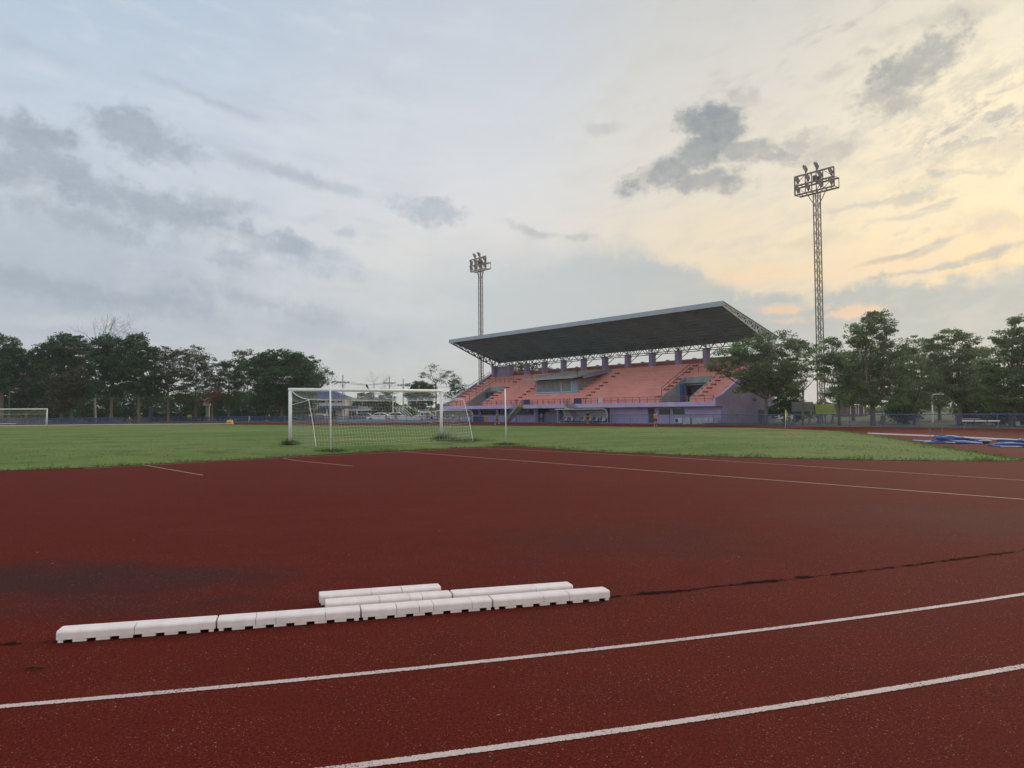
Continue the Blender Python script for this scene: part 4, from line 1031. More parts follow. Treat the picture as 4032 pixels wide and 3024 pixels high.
# ------------------------------------------------------------------ loose kerb blocks
def kerb(label, a, c, cracks, seed, teeth=True):
    a, c = Vector(a), Vector(c); d = (c - a); L = d.length - .012; ang = math.atan2(d.y, d.x)
    mid = (a + c) / 2
    o_t = None
    r_ = random.Random(seed)
    b = MB(); cuts = [-L / 2] + [(-L / 2 + L * k) for k in cracks] + [L / 2]
    sec = [(.0, .024), (.001, .066), (.004, .074), (.010, .080), (.020, .084), (.150, .084), (.160, .080), (.166, .073), (.168, .064), (.168, .024)]
    n = len(sec); seg_n = 0
    for i in range(len(cuts) - 1):
        x0, x1 = cuts[i] + (.0015 if i else 0), cuts[i + 1] - (.0015 if i < len(cuts) - 2 else 0)
        stations = []
        end0, end1 = i == 0, i == len(cuts) - 2
        js = r_.uniform(-.004, .004)
        def st(x, ins): stations.append([(x + (0 if (end0 and x < -L/2 + .05) or (end1 and x > L/2 - .05) else js * 2 * math.sin(40 * y)), y + (.084 - y) * ins, z - (z - .024) * ins * .55) for y, z in sec])
        if end0: st(x0, .09); st(x0 + .004, .03); st(x0 + .012, 0)
        else: st(x0, .02); st(x0 + .002, 0)
        if end1: st(x1 - .012, 0); st(x1 - .004, .03); st(x1, .09)
        else: st(x1 - .002, 0); st(x1, .02)
        vs = [p for s_ in stations for p in s_]
        fs = [(k * n + j, k * n + j + 1, (k + 1) * n + j + 1, (k + 1) * n + j) for k in range(len(stations) - 1) for j in range(n - 1)]
        fs += [(k * n + n - 1, k * n, (k + 1) * n, (k + 1) * n + n - 1) for k in range(len(stations) - 1)]
        fs += [tuple(range(n))[::-1], tuple((len(stations) - 1) * n + j for j in range(n))]
        b.add(vs, fs)
    # feet between the drainage notches
    N = 7; pitch = L / N
    for k in range(N + 1):
        x0, x1 = -L / 2 + pitch * k - pitch * .30, -L / 2 + pitch * k + pitch * .30
        x0, x1 = max(x0, -L / 2 + .012), min(x1, L / 2 - .012)
        b.box(x0, x1, .0025, .160, .0035, .0242)
    o = b.build('kerb_block', M['kerb'])
    o.location = (mid.x, mid.y, 0); o.rotation_euler = (0, 0, ang)
    return tag(o, label, 'kerb block', 'loose white kerb blocks on the red track')
KP = [(-3.209, 5.433), (-2.182, 5.697), (-1.173, 5.965), (-.1675, 6.249), (.8185, 6.534)]
kerb('white kerb block at the left end of the front row, uncracked with clipped corner', KP[0], KP[1], (.48,), 1)
kerb('front row white kerb block with two cracks near its left end', KP[1], KP[2], (.26, .40, .75), 2)
kerb('front row white kerb block with jagged cracks below the joint of the second row', KP[2], KP[3], (.26, .43, .54, .84), 3)
kerb('white kerb block at the right end of the front row beside the dark seam', KP[3], KP[4], (.42, .64), 4)
kerb('left white kerb block of the middle row of two', (-1.503, 6.172), (-.507, 6.447), (.42, .66, .76), 5)
kerb('right white kerb block of the middle row of two', (-.504, 6.450), (.525, 6.742), (.68,), 6)
kerb('single white kerb block lying hindmost on its own', (-1.615, 6.430), (-.62, 6.712), (.42, .67), 7)
# stick and crumbs of litter
b = MB(); b.tube([(-.055, -.012, .012), (-.03, .004, .012), (.0, -.004, .018), (.03, .008, .011), (.06, .012, .010)], [.004, .009, .010, .008, .003], 6)
tag(b.build('dead_leaf', mat('dead_leaf', (0.075, 0.035, 0.022), 0.95, 0.3, 30, spec=0.05), loc=(-3.02, 4.90, 0)), 'curled brown leaf on the red track left of the kerb row', 'leaf')
def litter():
    r_ = random.Random(8); b = MB()
    for _ in range(150):
        y = 3.6 + 9 * r_.random() ** 1.7; x = r_.uniform(-.72, .72) * y
        a = r_.uniform(0, 6.28); l = r_.uniform(.003, .008); w_ = r_.uniform(.0015, .0035); h = r_.uniform(.001, .004)
        if r_.random() < .12: l *= 2.5; w_ *= .4
        d, n_ = Vector((math.cos(a), math.sin(a), 0)) * l, Vector((-math.sin(a), math.cos(a), 0)) * w_
        c = Vector((x, y, .001))
        q = [c - d, c - n_, c + d * .9, c + n_ * 1.1, c + Vector((0, 0, h + .002))]
        b.add(q, [(0, 1, 4), (1, 2, 4), (2, 3, 4), (3, 0, 4), (0, 3, 2, 1)])
    o = b.build('litter', mat('litter', (0.30, 0.21, 0.16), 0.9, .5, 5.0)); o['kind'] = 'stuff'
litter()

# ------------------------------------------------------------------ right side: white kerb, blue hoses, stands, flags, benches
pts = [Vector(p) for p in ((22.0, 47.6), (22.9, 43.5), (23.5, 39.5), (23.7, 35.6), (23.4, 31.0), (22.6, 27.0))]
def smooth_pts(P, n):
    o = []
    for i in range(len(P) - 1):
        p0, p1, p2, p3 = P[max(i-1, 0)], P[i], P[i+1], P[min(i+2, len(P)-1)]
        for k in range(n):
            t_ = k / n; o.append(0.5 * ((2*p1) + (p2-p0)*t_ + (2*p0-5*p1+4*p2-p3)*t_*t_ + (3*p1-p0-3*p2+p3)*t_**3))
    return o + [P[-1]]
def curb_run(label, P, h, w_):
    P = smooth_pts([Vector(p) for p in P], 8); o = Vector((P[0].x, P[0].y, 0)); b = MB(); vs = []; n = len(P)
    for i, p in enumerate(P):
        d = (P[min(i+1, n-1)] - P[max(i-1, 0)]).normalized(); nr = Vector((-d.y, d.x)) * w_ / 2
        for s_, z in ((-1, 0.002), (-.85, h), (.85, h), (1, .002)): vs.append((p.x + nr.x * s_ - o.x, p.y + nr.y * s_ - o.y, z))
    b.add(vs, [(4*i + j, 4*i + j + 1, 4*i + j + 5, 4*i + j + 4) for i in range(n - 1) for j in range(3)] + [(0, 1, 2, 3), tuple(4*(n-1) + j for j in (3, 2, 1, 0))])
    ob = b.build('track_kerb', M['kerb'], loc=tuple(o)); tag(ob, label, 'kerb')
curb_run('long white kerb curving along the right side behind the blue hoses', pts, .07, .16)
curb_run('long thin white kerb along the far bend in front of the distant goal', [G(-250, 1678)[:2], G(0, 1677)[:2], G(450, 1672)[:2], G(905, 1669.5)[:2]], .07, .25)

def hose_pile(label, a, c, wid, seed, n=22):
    a, c = Vector(a), Vector(c); t = thing('hose_pile', label, 'hose pile', ((a.x + c.x) / 2, (a.y + c.y) / 2, 0), math.atan2((c - a).y, (c - a).x), 'piles of blue hose on the red track')
    L = (c - a).length / 2; r_ = random.Random(seed); bb, wb = MB(), MB()
    for k in range(n):
        y0 = r_.uniform(-wid, wid); z0 = max(.03, .17 * (1 - abs(y0) / wid) * r_.uniform(.5, 1.3) + .03)
        x0, x1 = -L * r_.uniform(.75, 1.0), L * r_.uniform(.75, 1.0)
        ph, fr, am = r_.uniform(0, 6.3), r_.uniform(1.5, 4), r_.uniform(.03, .10)
        m = 26; P = []
        for i in range(m):
            s_ = i / (m - 1); x = x0 + (x1 - x0) * s_; env = math.sin(math.pi * min(max(s_, .02), .98)) ** .5
            P.append((x, y0 + am * math.sin(fr * 3 * s_ + ph), max(.02, z0 * env * (1 + .35 * math.sin(6 * s_ + ph)))))
        (wb if k % 4 == 0 else bb).tube(P, r_.uniform(.028, .045), 6, fl=.7)
    for k in range(5):                                            # loops lying on top
        cx, R = r_.uniform(-L * .5, L * .5), r_.uniform(.28, .42)
        bb.tube([(cx + R * 1.6 * math.cos(q), R * math.sin(q) * wid * 2, .17 + .05 * math.cos(q + k) + .02 * k) for q in np.linspace(0, 6.283, 26)], .032, 6)
    for k in range(4):                                            # folded ends
        x = L * .9 + .05 * k; wb.tube([(x - .35, -.15 + .08 * k, .05), (x, -.1 + .06 * k, .15), (x + .10, .02 + .05 * k, .12), (x - .1, .12 + .04 * k, .03)], .035, 6)
    bb.build('blue_hose', M['tarp_blue'], t, smooth=True); wb.build('pale_hose', M['tarp_pale'], t, smooth=True)
    return t
hose_pile('heap of blue hose with pale loose ends on the track beside the grass tip', G(3655, 1742)[:2], G(3885, 1747)[:2], .55, 2)
hose_pile('heap of blue hose running out of the right edge of the view', G(3885, 1756)[:2], G(4230, 1762)[:2], .50, 5)
t = thing('loose_hose', 'pale hose ends trailing left from the blue hose heap', 'hose', tuple(G(3625, 1739)))
o = G(3625, 1739)
MB().tube([G(3596, 1736) - o + Vector((0, 0, .03)), G(3640, 1739) - o + Vector((0, 0, .03)), G(3690, 1740) - o + Vector((0, 0, .05)), G(3740, 1744) - o + Vector((0, 0, .05))], .03, 6).tube([G(3640, 1743) - o + Vector((0, 0, .03)), G(3700, 1744) - o + Vector((0, 0, .04)), G(3760, 1747) - o + Vector((0, 0, .05))], .03, 6).build('hose', M['tarp_pale'], t)
for p, h, lab in ((G(3662, 1736), .80, 'thin grey upright standing just behind the blue hose heap'), (G(3710, 1729), .78, 'thin grey upright farther back near the white kerb')):
    t = thing('upright', lab, 'upright', tuple(p), 0, 'grey uprights on the track')
    MB().tube([(0, 0, 0), (0, 0, h)], .022, 8).build('pole', M['galv'], t); MB().box(-.09, .09, -.03, .03, h, h + .03).build('head', M['galv'], t)
    MB().lathe([(.16, .0), (.16, .015), (.05, .03)], 14).build('base_plate', M['galv'], t)
def flag(label, p, h, cl, m_, group):
    t = thing('corner_flag', label, 'flag', tuple(p), 0, group)
    MB().tube([(0, 0, 0), (.015, 0, h)], .025, 8).build('pole', M['white_metal'], t, smooth=True)
    b = MB(); N = 8; K = 7
    vs = [(.015 + (.035 + .33 * (j / N) ** .9 * (.55 + .45 * i / K)) * (.55 + .12 * math.sin(i * 1.1)), .06 * math.sin(j * 1.2 + i * .7), h + .38 - (i / K) * cl - .18 * j / N) for i in range(K + 1) for j in range(N + 1)]
    b.add(vs, [(i * (N+1) + j, i * (N+1) + j + 1, (i+1) * (N+1) + j + 1, (i+1) * (N+1) + j) for i in range(K) for j in range(N)])
    o = b.build('cloth', m_, t, smooth=True); s_ = o.modifiers.new('thick', 'SOLIDIFY'); s_.thickness = .004
    MB().tube([(.015, 0, h), (.018, 0, h + .38)], .02, 8).build('pole_tip', M['white_metal'], t)
flag('yellow flag hanging limp on a pole in front of the right trees', G(3093, 1684), 1.15, .85, M['yellow_cloth'], 'flags on poles round the field')
flag('small pale yellow flag far off in front of the dense blue fence', G(980, 1665), .75, .5, M['yellow_cloth'], 'flags on poles round the field')
# yellow marker block
yb = G(905, 1670.5)
t = thing('marker_block', 'yellow tapered plastic block at the end of the thin white kerb', 'marker block', tuple(yb))
MB().add([(-.46, -.3, 0), (.46, -.3, 0), (.46, .3, 0), (-.46, .3, 0), (-.36, -.2, .6), (.36, -.2, .6), (.36, .2, .6), (-.36, .2, .6)], [(0,3,2,1),(4,5,6,7),(0,1,5,4),(1,2,6,5),(2,3,7,6),(3,0,4,7)]).build('shell', M['yellow'], t, bevel=.04)
MB().box(-.12, .12, -.04, .04, .6, .66).build('grip', M['yellow'], t, bevel=.015)
MB().box(-.30, .30, -.275, -.262, .16, .34).build('panel', M['ochre'], t)

def bench(label, a, c, group=None, h=.45, hasback=False):
    a, c = Vector(a), Vector(c); t = thing('bench', label, 'bench', ((a.x + c.x) / 2, (a.y + c.y) / 2, 0), math.atan2((c - a).y, (c - a).x), group); L = (c - a).length / 2
    sg = max(1, round(L * 2 / .75))
    for i in range(sg): MB().box(-L + 2 * L * i / sg + .04, -L + 2 * L * (i + 1) / sg - .04, -.2, .2, h, h + .09).build('seat', M['seat_white'], t, bevel=.02)
    MB().bar((-L, 0, h - .03), (L, 0, h - .03), .06).build('rail', M['galv'], t)
    for i in range(max(2, sg // 2 + 1)):
        x = -L + .2 + (2 * L - .4) * i / max(1, sg // 2)
        MB().bar((x, -.22, 0), (x + .1, 0, h), .05).bar((x, .22, 0), (x + .1, 0, h), .05).build('leg', M['galv'], t)
q0, q1 = G(3787, 1687), G(3940, 1688)
bench('white row of seats on a frame in front of the right fence', q0[:2], q1[:2], None, .52)
bench('white bench behind the right fence near the lime green panel', S(10.0 - 12.4, 58)[:2], S(8.4 - 12.4, 58)[:2], None, .5)
q0 = G(8, 1674)
bench('white bench low inside the distant left goal', (q0.x - 3.2, q0.y + .5), (q0.x + 1.8, q0.y + .5), None, .18)

# ------------------------------------------------------------------ panels, buildings and poles behind the fences
def panel(name, label, cat, px0, px1, y0, y1, Y, m_, ground_y=None, thick=.08, roofish=False):
    p0, p1 = D(px0, y1, Y), D(px1, y1, Y); zt = D(px0, y0, Y).z; zb = p0.z
    t = thing(name, label, cat, ((p0.x + p1.x) / 2, Y, 0)); L = (p1.x - p0.x) / 2
    tl = .45 if roofish else 0
    MB().add([(-L * .96, tl, zt), (L * .96, tl, zt), (L, 0, zb), (-L, 0, zb), (-L * .96, tl + thick, zt), (L * .96, tl + thick, zt), (L, thick, zb), (-L, thick, zb)], [(0,1,2,3),(7,6,5,4),(0,4,5,1),(1,5,6,2),(2,6,7,3),(3,7,4,0)]).build('panel', m_, t)
    for k in range(1, 4):
        z = zb + (zt - zb) * k / 4; MB().bar((-L * .97, -.02 + tl * k / 4, z), (L * .97, -.02 + tl * k / 4, z), .03).build('batten', m_, t)
    for x in (-L * .7, L * .7): MB().bar((x, thick + .05, 0), (x, thick + .05, zb + .3), .09).bar((x, thick + .6, 0), (x, thick + .05, zb + .1), .06).build('leg', M['galv'], t)
panel('stall_panel', 'lime green slatted panel on legs among the right trees', 'panel', 3214, 3294, 1593, 1630, 80, M['lime'], roofish=True)
panel('stall_panel', 'dull grey panel on legs beside the lime green one', 'panel', 3117, 3204, 1583, 1620, 82, M['roof_grey'])
panel('sign_board', 'small yellow sign behind the left blue fence under the trees', 'sign', 738, 753, 1633, 1648, 152, M['yellow_cloth'])
panel('sign_board', 'small yellow green sign behind the right fence', 'sign', 3468, 3488, 1636, 1656, 78, M['lime'])

def house(name, label, px0, px1, Y, depth, levels, wall_m, roof_m, roof_z0, roof_z1, over=.5, rot=0.0, gable=False):
    p0, p1 = D(px0, 1640, Y), D(px1, 1640, Y); L = (p1.x - p0.x) / 2
    t = thing(name, label, 'building', ((p0.x + p1.x) / 2, Y, 0), rot)
    MB().box(-L, L, 0, depth, 0, roof_z0).build('wall', wall_m, t)
    e = over
    rf = MB()
    if gable: rf.prism([(-e, roof_z0), (depth / 2, roof_z1), (depth + e, roof_z0)], 0, -L - e, L + e)
    else:
        rd = max(L - depth / 2, .3)
        rf.add([(-L - e, -e, roof_z0), (L + e, -e, roof_z0), (L + e, depth + e, roof_z0), (-L - e, depth + e, roof_z0), (-rd, depth / 2, roof_z1), (rd, depth / 2, roof_z1)], [(0, 3, 2, 1), (0, 1, 5, 4), (1, 2, 5), (2, 3, 4, 5), (3, 0, 4)])
    r = rf.build('roof', roof_m, t)
    MB().box(-L - e, L + e, -e - .06, -e, roof_z0 - .22, roof_z0 + .02).build('fascia', M['brown'] if roof_m == M['roof_blue'] else M['white_metal'], r)
    for (x0, x1, z0, z1, kind) in levels:
        o_ = MB().box(x0 * L, x1 * L, -.05, -.01, z0, z1).build(kind, M['glass'] if kind == 'window' else M['dark_door'], t)
        MB().box(x0 * L - .08, x0 * L, -.08, -.01, z0, z1 + .08).box(x1 * L, x1 * L + .08, -.08, -.01, z0, z1 + .08).box(x0 * L, x1 * L, -.08, -.01, z1, z1 + .08).build('frame', M['white_metal'], o_)
    return t, L, r
t, L, r = house('house', 'two storey white house with a hipped blue roof behind the goal', 1150, 1358, 185, 8, [(.72, .9, 4.0, 5.0, 'window'), (.35, .6, 4.0, 5.0, 'window'), (.0, .25, 4.0, 5.0, 'window'), (.45, .65, .1, 2.0, 'door'), (-.5, -.2, 4.0, 5.0, 'window')], M['house_wall'], M['roof_blue'], 4.95, 7.1, .9)
MB().add([(-L - 1.2, -2.2, 2.55), (L + 3.5, -2.2, 2.55), (L + 3.5, 0, 3.15), (-L - 1.2, 0, 3.15), (-L - 1.2, -2.2, 2.45), (L + 3.5, -2.2, 2.45), (L + 3.5, 0, 3.05), (-L - 1.2, 0, 3.05)], [(0,1,2,3),(7,6,5,4),(0,4,5,1),(1,5,6,2),(2,6,7,3),(3,7,4,0)]).build('awning', M['roof_blue'], t)
for x in (-L, -L * .3, L * .4, L, L + 3.3): MB().box(x - .12, x + .12, -2.1, -1.86, 0, 2.46).build('pillar', M['house_wall'], t)
house('shed', 'low white shed with dark openings under the left trees', 960, 1090, 172, 6, [(-.8, -.35, .3, 1.7, 'window'), (-.2, .1, .1, 1.8, 'door'), (.25, .5, .3, 1.7, 'window'), (.62, .8, .1, 1.9, 'door')], M['house_wall'], M['roof_grey'], 2.15, 2.9, .5, gable=True)
house('shed', 'long low shed with a pale roof edge under the left trees', 640, 745, 175, 6, [(-.85, -.3, .2, 1.6, 'window'), (-.2, .3, .2, 1.6, 'window'), (.45, .9, .2, 1.6, 'window')], M['brown'], M['pole_concrete'], 1.9, 2.5, .6, gable=True)
house('shed', 'open dark roofed shed with blue eaves left of the white house', 1050, 1200, 195, 8, [(-.8, -.2, .2, 1.9, 'window'), (.0, .6, .2, 1.9, 'window')], M['pale_blue'], M['roof_blue'], 2.6, 4.0, .6)
house('shed', 'small far shed with pale roof seen under the right trees', 3335, 3412, 150, 6, [(-.6, -.1, .3, 1.9, 'window'), (.2, .7, .1, 2.0, 'door')], M['brown'], M['pole_concrete'], 2.4, 3.3, .6, gable=True)
house('shed', 'long grey shed behind the goal under the mid trees', 1372, 1500, 190, 6, [(-.8, -.4, .4, 1.8, 'window'), (-.2, .2, .4, 1.8, 'window'), (.4, .8, .4, 1.8, 'window')], M['brown'], M['roof_grey'], 2.2, 3.1, .5, gable=True)
# loudspeaker column
pc = D(818, 1650, 150); t = thing('pillar_lamp', 'grey pillar carrying a pale box among the left trees', 'pillar', (pc.x, 150, 0))
MB().box(-.3, .3, -.3, .3, 0, 3.1).build('pillar', M['pole_concrete'], t); MB().box(-.75, .45, -.4, .4, 3.1, 4.6).build('box', M['seat_white'], t, bevel=.05); MB().box(.45, .9, -.2, .2, 3.9, 4.2).build('lamp', M['white_metal'], t)
pc = D(588, 1650, 150); t = thing('banner', 'tall narrow blue banner on a pole under the left trees', 'banner', (pc.x, 150, 0))
MB().tube([(0, 0, 0), (0, 0, 3.0)], .04, 8).build('pole', M['galv'], t); MB().add([(.05, -.02, .5), (.62, .06, .55), (.55, -.03, 2.95), (.05, .02, 2.9), (.05, .0, .5), (.62, .08, .55), (.55, -.01, 2.95), (.05, .04, 2.9)], [(0,1,2,3),(7,6,5,4),(0,4,5,1),(1,5,6,2),(2,6,7,3),(3,7,4,0)]).build('cloth', M['blue'], t)
pc = D(36, 1600, 128); t = thing('mast_pole', 'slim green metal pole behind the distant left goal', 'pole', (pc.x, 128, 0))
MB().tube([(0, 0, 0), (0, 0, 6.2)], [.09, .06], 8).build('pole', M['green_metal'], t); MB().bar((-.5, 0, 6.1), (.5, 0, 6.1), .06).build('arm', M['green_metal'], t)
# basketball board
pc = D(1232, 1600, 150); t = thing('basketball_hoop', 'white basketball backboard on a post seen through the goal net', 'basketball hoop', (pc.x, 150, 0))
MB().bar((0, 1.2, 0), (0, 1.2, 2.6), .14).bar((0, 1.2, 2.6), (0, .05, 2.8), .1).build('post', M['blue'], t)
bb_ = MB().box(-.9, .9, 0, .05, 2.3, 3.35).build('backboard', M['film_glass'], t)
MB().box(-.95, .95, -.03, 0, 3.29, 3.4).box(-.95, .95, -.03, 0, 2.25, 2.36).box(-.95, -.84, -.03, 0, 2.36, 3.29).box(.84, .95, -.03, 0, 2.36, 3.29).build('border', M['white_paint'], bb_)
MB().tube([(.22 * math.cos(q), -.28 + .22 * math.sin(q), 2.5) for q in np.linspace(0, 6.283, 14)], .02, 5).build('ring', M['maroon'], t)
# utility poles and wires
def upole(label, px, ytop, ycross, Y):
    p = D(px, 1600, Y); z = D(px, ytop, Y).z; zc = D(px, ycross, Y).z
    t = thing('utility_pole', label, 'utility pole', (p.x, Y, 0), 0, 'utility poles behind the goal')
    MB().tube([(0, 0, 0), (0, 0, z)], [.22, .13], 8).build('pole', M['pole_concrete'], t)
    MB().box(-1.7, 1.7, -.08, .08, zc - .15, zc + .05).bar((-.9, 0, zc - .1), (0, 0, zc - 1.0), .07).bar((.9, 0, zc - .1), (0, 0, zc - 1.0), .07).build('crossarm', M['brown'], t)
    for x in (-1.55, -.5, .5, 1.55): MB().lathe([(.06, 0), (.10, .06), (.06, .12), (.09, .18), (.04, .26)], 8, (x, 0, zc + .05)).build('insulator', M['concrete'], t)
    return Vector((p.x, Y, zc + .3))
w1 = upole('concrete utility pole right of the blue roofed house', 1350, 1476, 1506, 200)
w2 = upole('concrete utility pole in the middle of the three, beyond the crossbar', 1534, 1483, 1508, 215)
w3 = upole('concrete utility pole nearest the grandstand of the three', 1588, 1491, 1516, 225)
w0, w4 = Vector((-120, 190, 9)), Vector((-12, 240, 10))
for k, dx_ in enumerate((-1.55, -.5, .5, 1.55)):
    b = MB()
    for a, c in ((w0, w1), (w1, w2), (w2, w3), (w3, w4)):
        b.tube([a.lerp(c, i / 14) + Vector((dx_, 0, -.9 * math.sin(math.pi * i / 14))) for i in range(15)], .022, 4, cap=False)
    tag(b.build('power_line', M['dark_metal']), ('uppermost overhead wire strung between the utility poles', 'second overhead wire between the utility poles', 'third overhead wire between the utility poles', 'rightmost overhead wire running between the utility poles')[k], 'power line', 'overhead wires')
def lamp_post(label, px, yt, Y, grp):
    p = D(px, 1600, Y); z = D(px, yt, Y).z; t = thing('lamp_post', label, 'lamp post', (p.x, Y, 0), 0, grp)
    MB().tube([(0, 0, 0), (0, 0, z)], [.10, .06], 8).build('pole', M['white_metal'], t); MB().tube([(0, 0, z), (.4, 0, z + .12), (.8, 0, z + .1)], .04, 6).build('arm', M['white_metal'], t)
    MB().box(.7, 1.2, -.1, .1, z + .03, z + .13).build('lamp', M['seat_white'], t, bevel=.02)
lamp_post('slim white lamp post seen through the near goal net', 1547, 1547, 150, 'lamp posts')
lamp_post('pale lamp post half hidden by the right trees', 3671, 1556, 82, 'lamp posts')
# white slanting rails
pc = D(1550, 1630, 148)
t = thing('bleacher_frame', 'white slanting rails of a small bleacher beside the lamp post', 'bleacher', (pc.x, 148, 0))
for k in range(4):
    MB().bar((k * .55, 0, 2.6), (k * .55 + 1.9, 0, .9), .09).bar((k * .55 + 1.9, 0, .9), (k * .55 + 1.9, 0, 0), .07).bar((k * .55, 0, 2.6), (k * .55, 0, 0), .05).build('rail', M['white_paint'], t)
for k in range(3): MB().box(.2 + .55 * k, 1.8 + .55 * k, .1, 1.4, .5 + .0 * k, .56).build('board', M['pole_concrete'], t)
# white low boards and orange panels near the far straight
for px0, px1, lab, m_ in ((1580, 1602, 'left one of the white low boards beyond the goal net', 'seat_white'), (1604, 1626, 'right one of the two joined white low boards beyond the goal net', 'seat_white'), (1634, 1656, 'beige low board next to the small goal frame', 'sheet_white'), (1548, 1555, 'orange panel left of the person in navy', 'yellow'), (1562, 1568, 'orange panel right of the person in navy', 'yellow')):
    p0, p1 = G(px0, 1663.2), G(px1, 1663.2); L = (p1.x - p0.x) / 2
    t = thing('low_board', lab, 'board', ((p0.x + p1.x) / 2, p0.y, 0), 0, 'low boards by the far fence')
    MB().box(-L, L, -.03, .03, .05, .72).build('panel', M[m_], t); MB().box(-L, L, -.05, -.03, .66, .72).build('rim', M['white_metal'], t)
    MB().bar((-L * .8, 0, .05), (-L * .8, .3, 0), .05).bar((L * .8, 0, .05), (L * .8, .3, 0), .05).build('foot', M['galv'], t)
# ------------------------------------------------------------------ parked cars
def car(label, px, Y, m_, flip=1, grp='cars parked beyond the goal', rot=0.0):
    p = D(px, 1640, Y); t = thing('parked_car', label, 'car', (p.x, Y, 0), rot, grp)
    prof = [(-2.15, .32), (-2.18, .62), (-2.05, .84), (-1.2, .95), (1.65, .98), (2.1, .88), (2.16, .55), (2.1, .32)]
    cab = [(-1.25, .94), (-.55, 1.42), (-.2, 1.5), (.9, 1.48), (1.25, 1.36), (1.75, .97)]
    def lo(poly, ys):
        b = MB(); n = len(poly); vs = []
        for y, sx, sz in ys: vs += [(x * sx * flip, y, .32 + (z - .32) * sz) for x, z in poly]
        m = len(ys)
        b.add(vs, [(i * n + j, i * n + (j + 1) % n, (i + 1) * n + (j + 1) % n, (i + 1) * n + j) for i in range(m - 1) for j in range(n)] + [tuple(range(n)), tuple((m - 1) * n + j for j in reversed(range(n)))])
        return b
    lo(prof, [(-.85, .94, .96), (-.80, .99, 1), (.80, .99, 1), (.85, .94, .96)]).build('body', m_, t, bevel=.03)
    lo(cab, [(-.66, .97, 1), (.66, .97, 1)]).build('cabin', m_, t, bevel=.04)
    for s_ in (-1, 1):
        b = MB(); y = .668 * s_
        b.quad((-.98 * flip, y, 1.0), (-.52 * flip, y, 1.36), (.15 * flip, y, 1.40), (.15 * flip, y, 1.0)); b.quad((.22 * flip, y, 1.0), (.22 * flip, y, 1.40), (.85 * flip, y, 1.38), (1.4 * flip, y, 1.03))
        b.build('side_window', M['glass'], t)
        MB().box(-2.17 * flip, -2.05 * flip, .5 * s_, .75 * s_, .62, .74).build('headlight', M['film_glass'], t)
    MB().quad((-1.2 * flip, -.58, 1.0), (-1.2 * flip, .58, 1.0), (-.60 * flip, .58, 1.41), (-.60 * flip, -.58, 1.41)).build('windscreen', M['glass'], t, loc=(-.03 * flip, 0, .015))
    for x in (-1.35, 1.35):
        for y in (-.86, .70):
            w_ = MB().lathe([(.28, 0), (.31, .03), (.31, .13), (.28, .16)], 18, (x, y, .31), (0, 1, 0)).build('wheel', M['rubber'], t)
            MB().lathe([(.19, -.008), (.19, .168)], 12, (x, y, .31), (0, 1, 0)).build('rim', M['galv'], w_)
car('white car seen through the left part of the goal net', 1493, 135, M['car_white'], 1)
car('white car beside the slanting bleacher rails', 1565, 132, M['car_white'], -1)
car('white car behind the small goal frame', 1672, 138, M['car_white'], 1)
car('dark grey car parked left of the white cars', 1428, 140, M['car_grey'], 1)
t_ = D(3045, 1625, 92)
car('white car half hidden behind the end wall of the stand', 3052, 96, M['car_white'], 1, 'cars parked beyond the goal')

# ------------------------------------------------------------------ trees
def leaf_mesh(name, C, SZ, tone, m, rng, flat=0.55, parent=None):
    """C: (n,3) leaf centres; one quad per leaf, random turn, biased to lie flat"""
    n = len(C)
    nr = rng.normal(size=(n, 3)); nr[:, 2] = np.abs(nr[:, 2]) + flat; nr /= np.linalg.norm(nr, axis=1)[:, None]
    a = np.cross(nr, rng.normal(size=(n, 3))); a /= np.linalg.norm(a, axis=1)[:, None]; b = np.cross(nr, a)
    a *= SZ[:, None]; b *= (SZ * rng.uniform(.35, .6, n))[:, None]
    V = np.stack([C - a, C - b + nr * SZ[:, None] * .12, C + a, C + b + nr * SZ[:, None] * .12], 1).reshape(-1, 3)
    me = bpy.data.meshes.new(name)
    me.vertices.add(4 * n); me.vertices.foreach_set('co', V.astype(np.float32).ravel())
    me.loops.add(4 * n); me.loops.foreach_set('vertex_index', np.arange(4 * n, dtype=np.int32))
    me.polygons.add(n); me.polygons.foreach_set('loop_start', np.arange(0, 4 * n, 4, dtype=np.int32)); me.polygons.foreach_set('loop_total', np.full(n, 4, np.int32))
    me.update(calc_edges=True)
    at = me.attributes.new('tone', 'FLOAT', 'FACE'); at.data.foreach_set('value', np.clip(tone, 0, 1).astype(np.float32))
    me.materials.append(m)
    o = bpy.data.objects.new(name, me); COL.objects.link(o)
    if parent is not None: o.parent = parent
    return o

def grow_branch(b, p, q, r0, r1, rng, n=6, wob=.12):
    p, q = Vector(p), Vector(q); L = (q - p).length; P = []
    off = Vector(rng.normal(size=3)) * L * wob
    for i in range(n + 1):
        t_ = i / n; P.append(p.lerp(q, t_) + off * math.sin(math.pi * t_) + Vector((0, 0, L * .10 * math.sin(math.pi * t_))))
    b.tube(P, [r0 + (r1 - r0) * i / n for i in range(n + 1)], 6, cap=False)
    return P

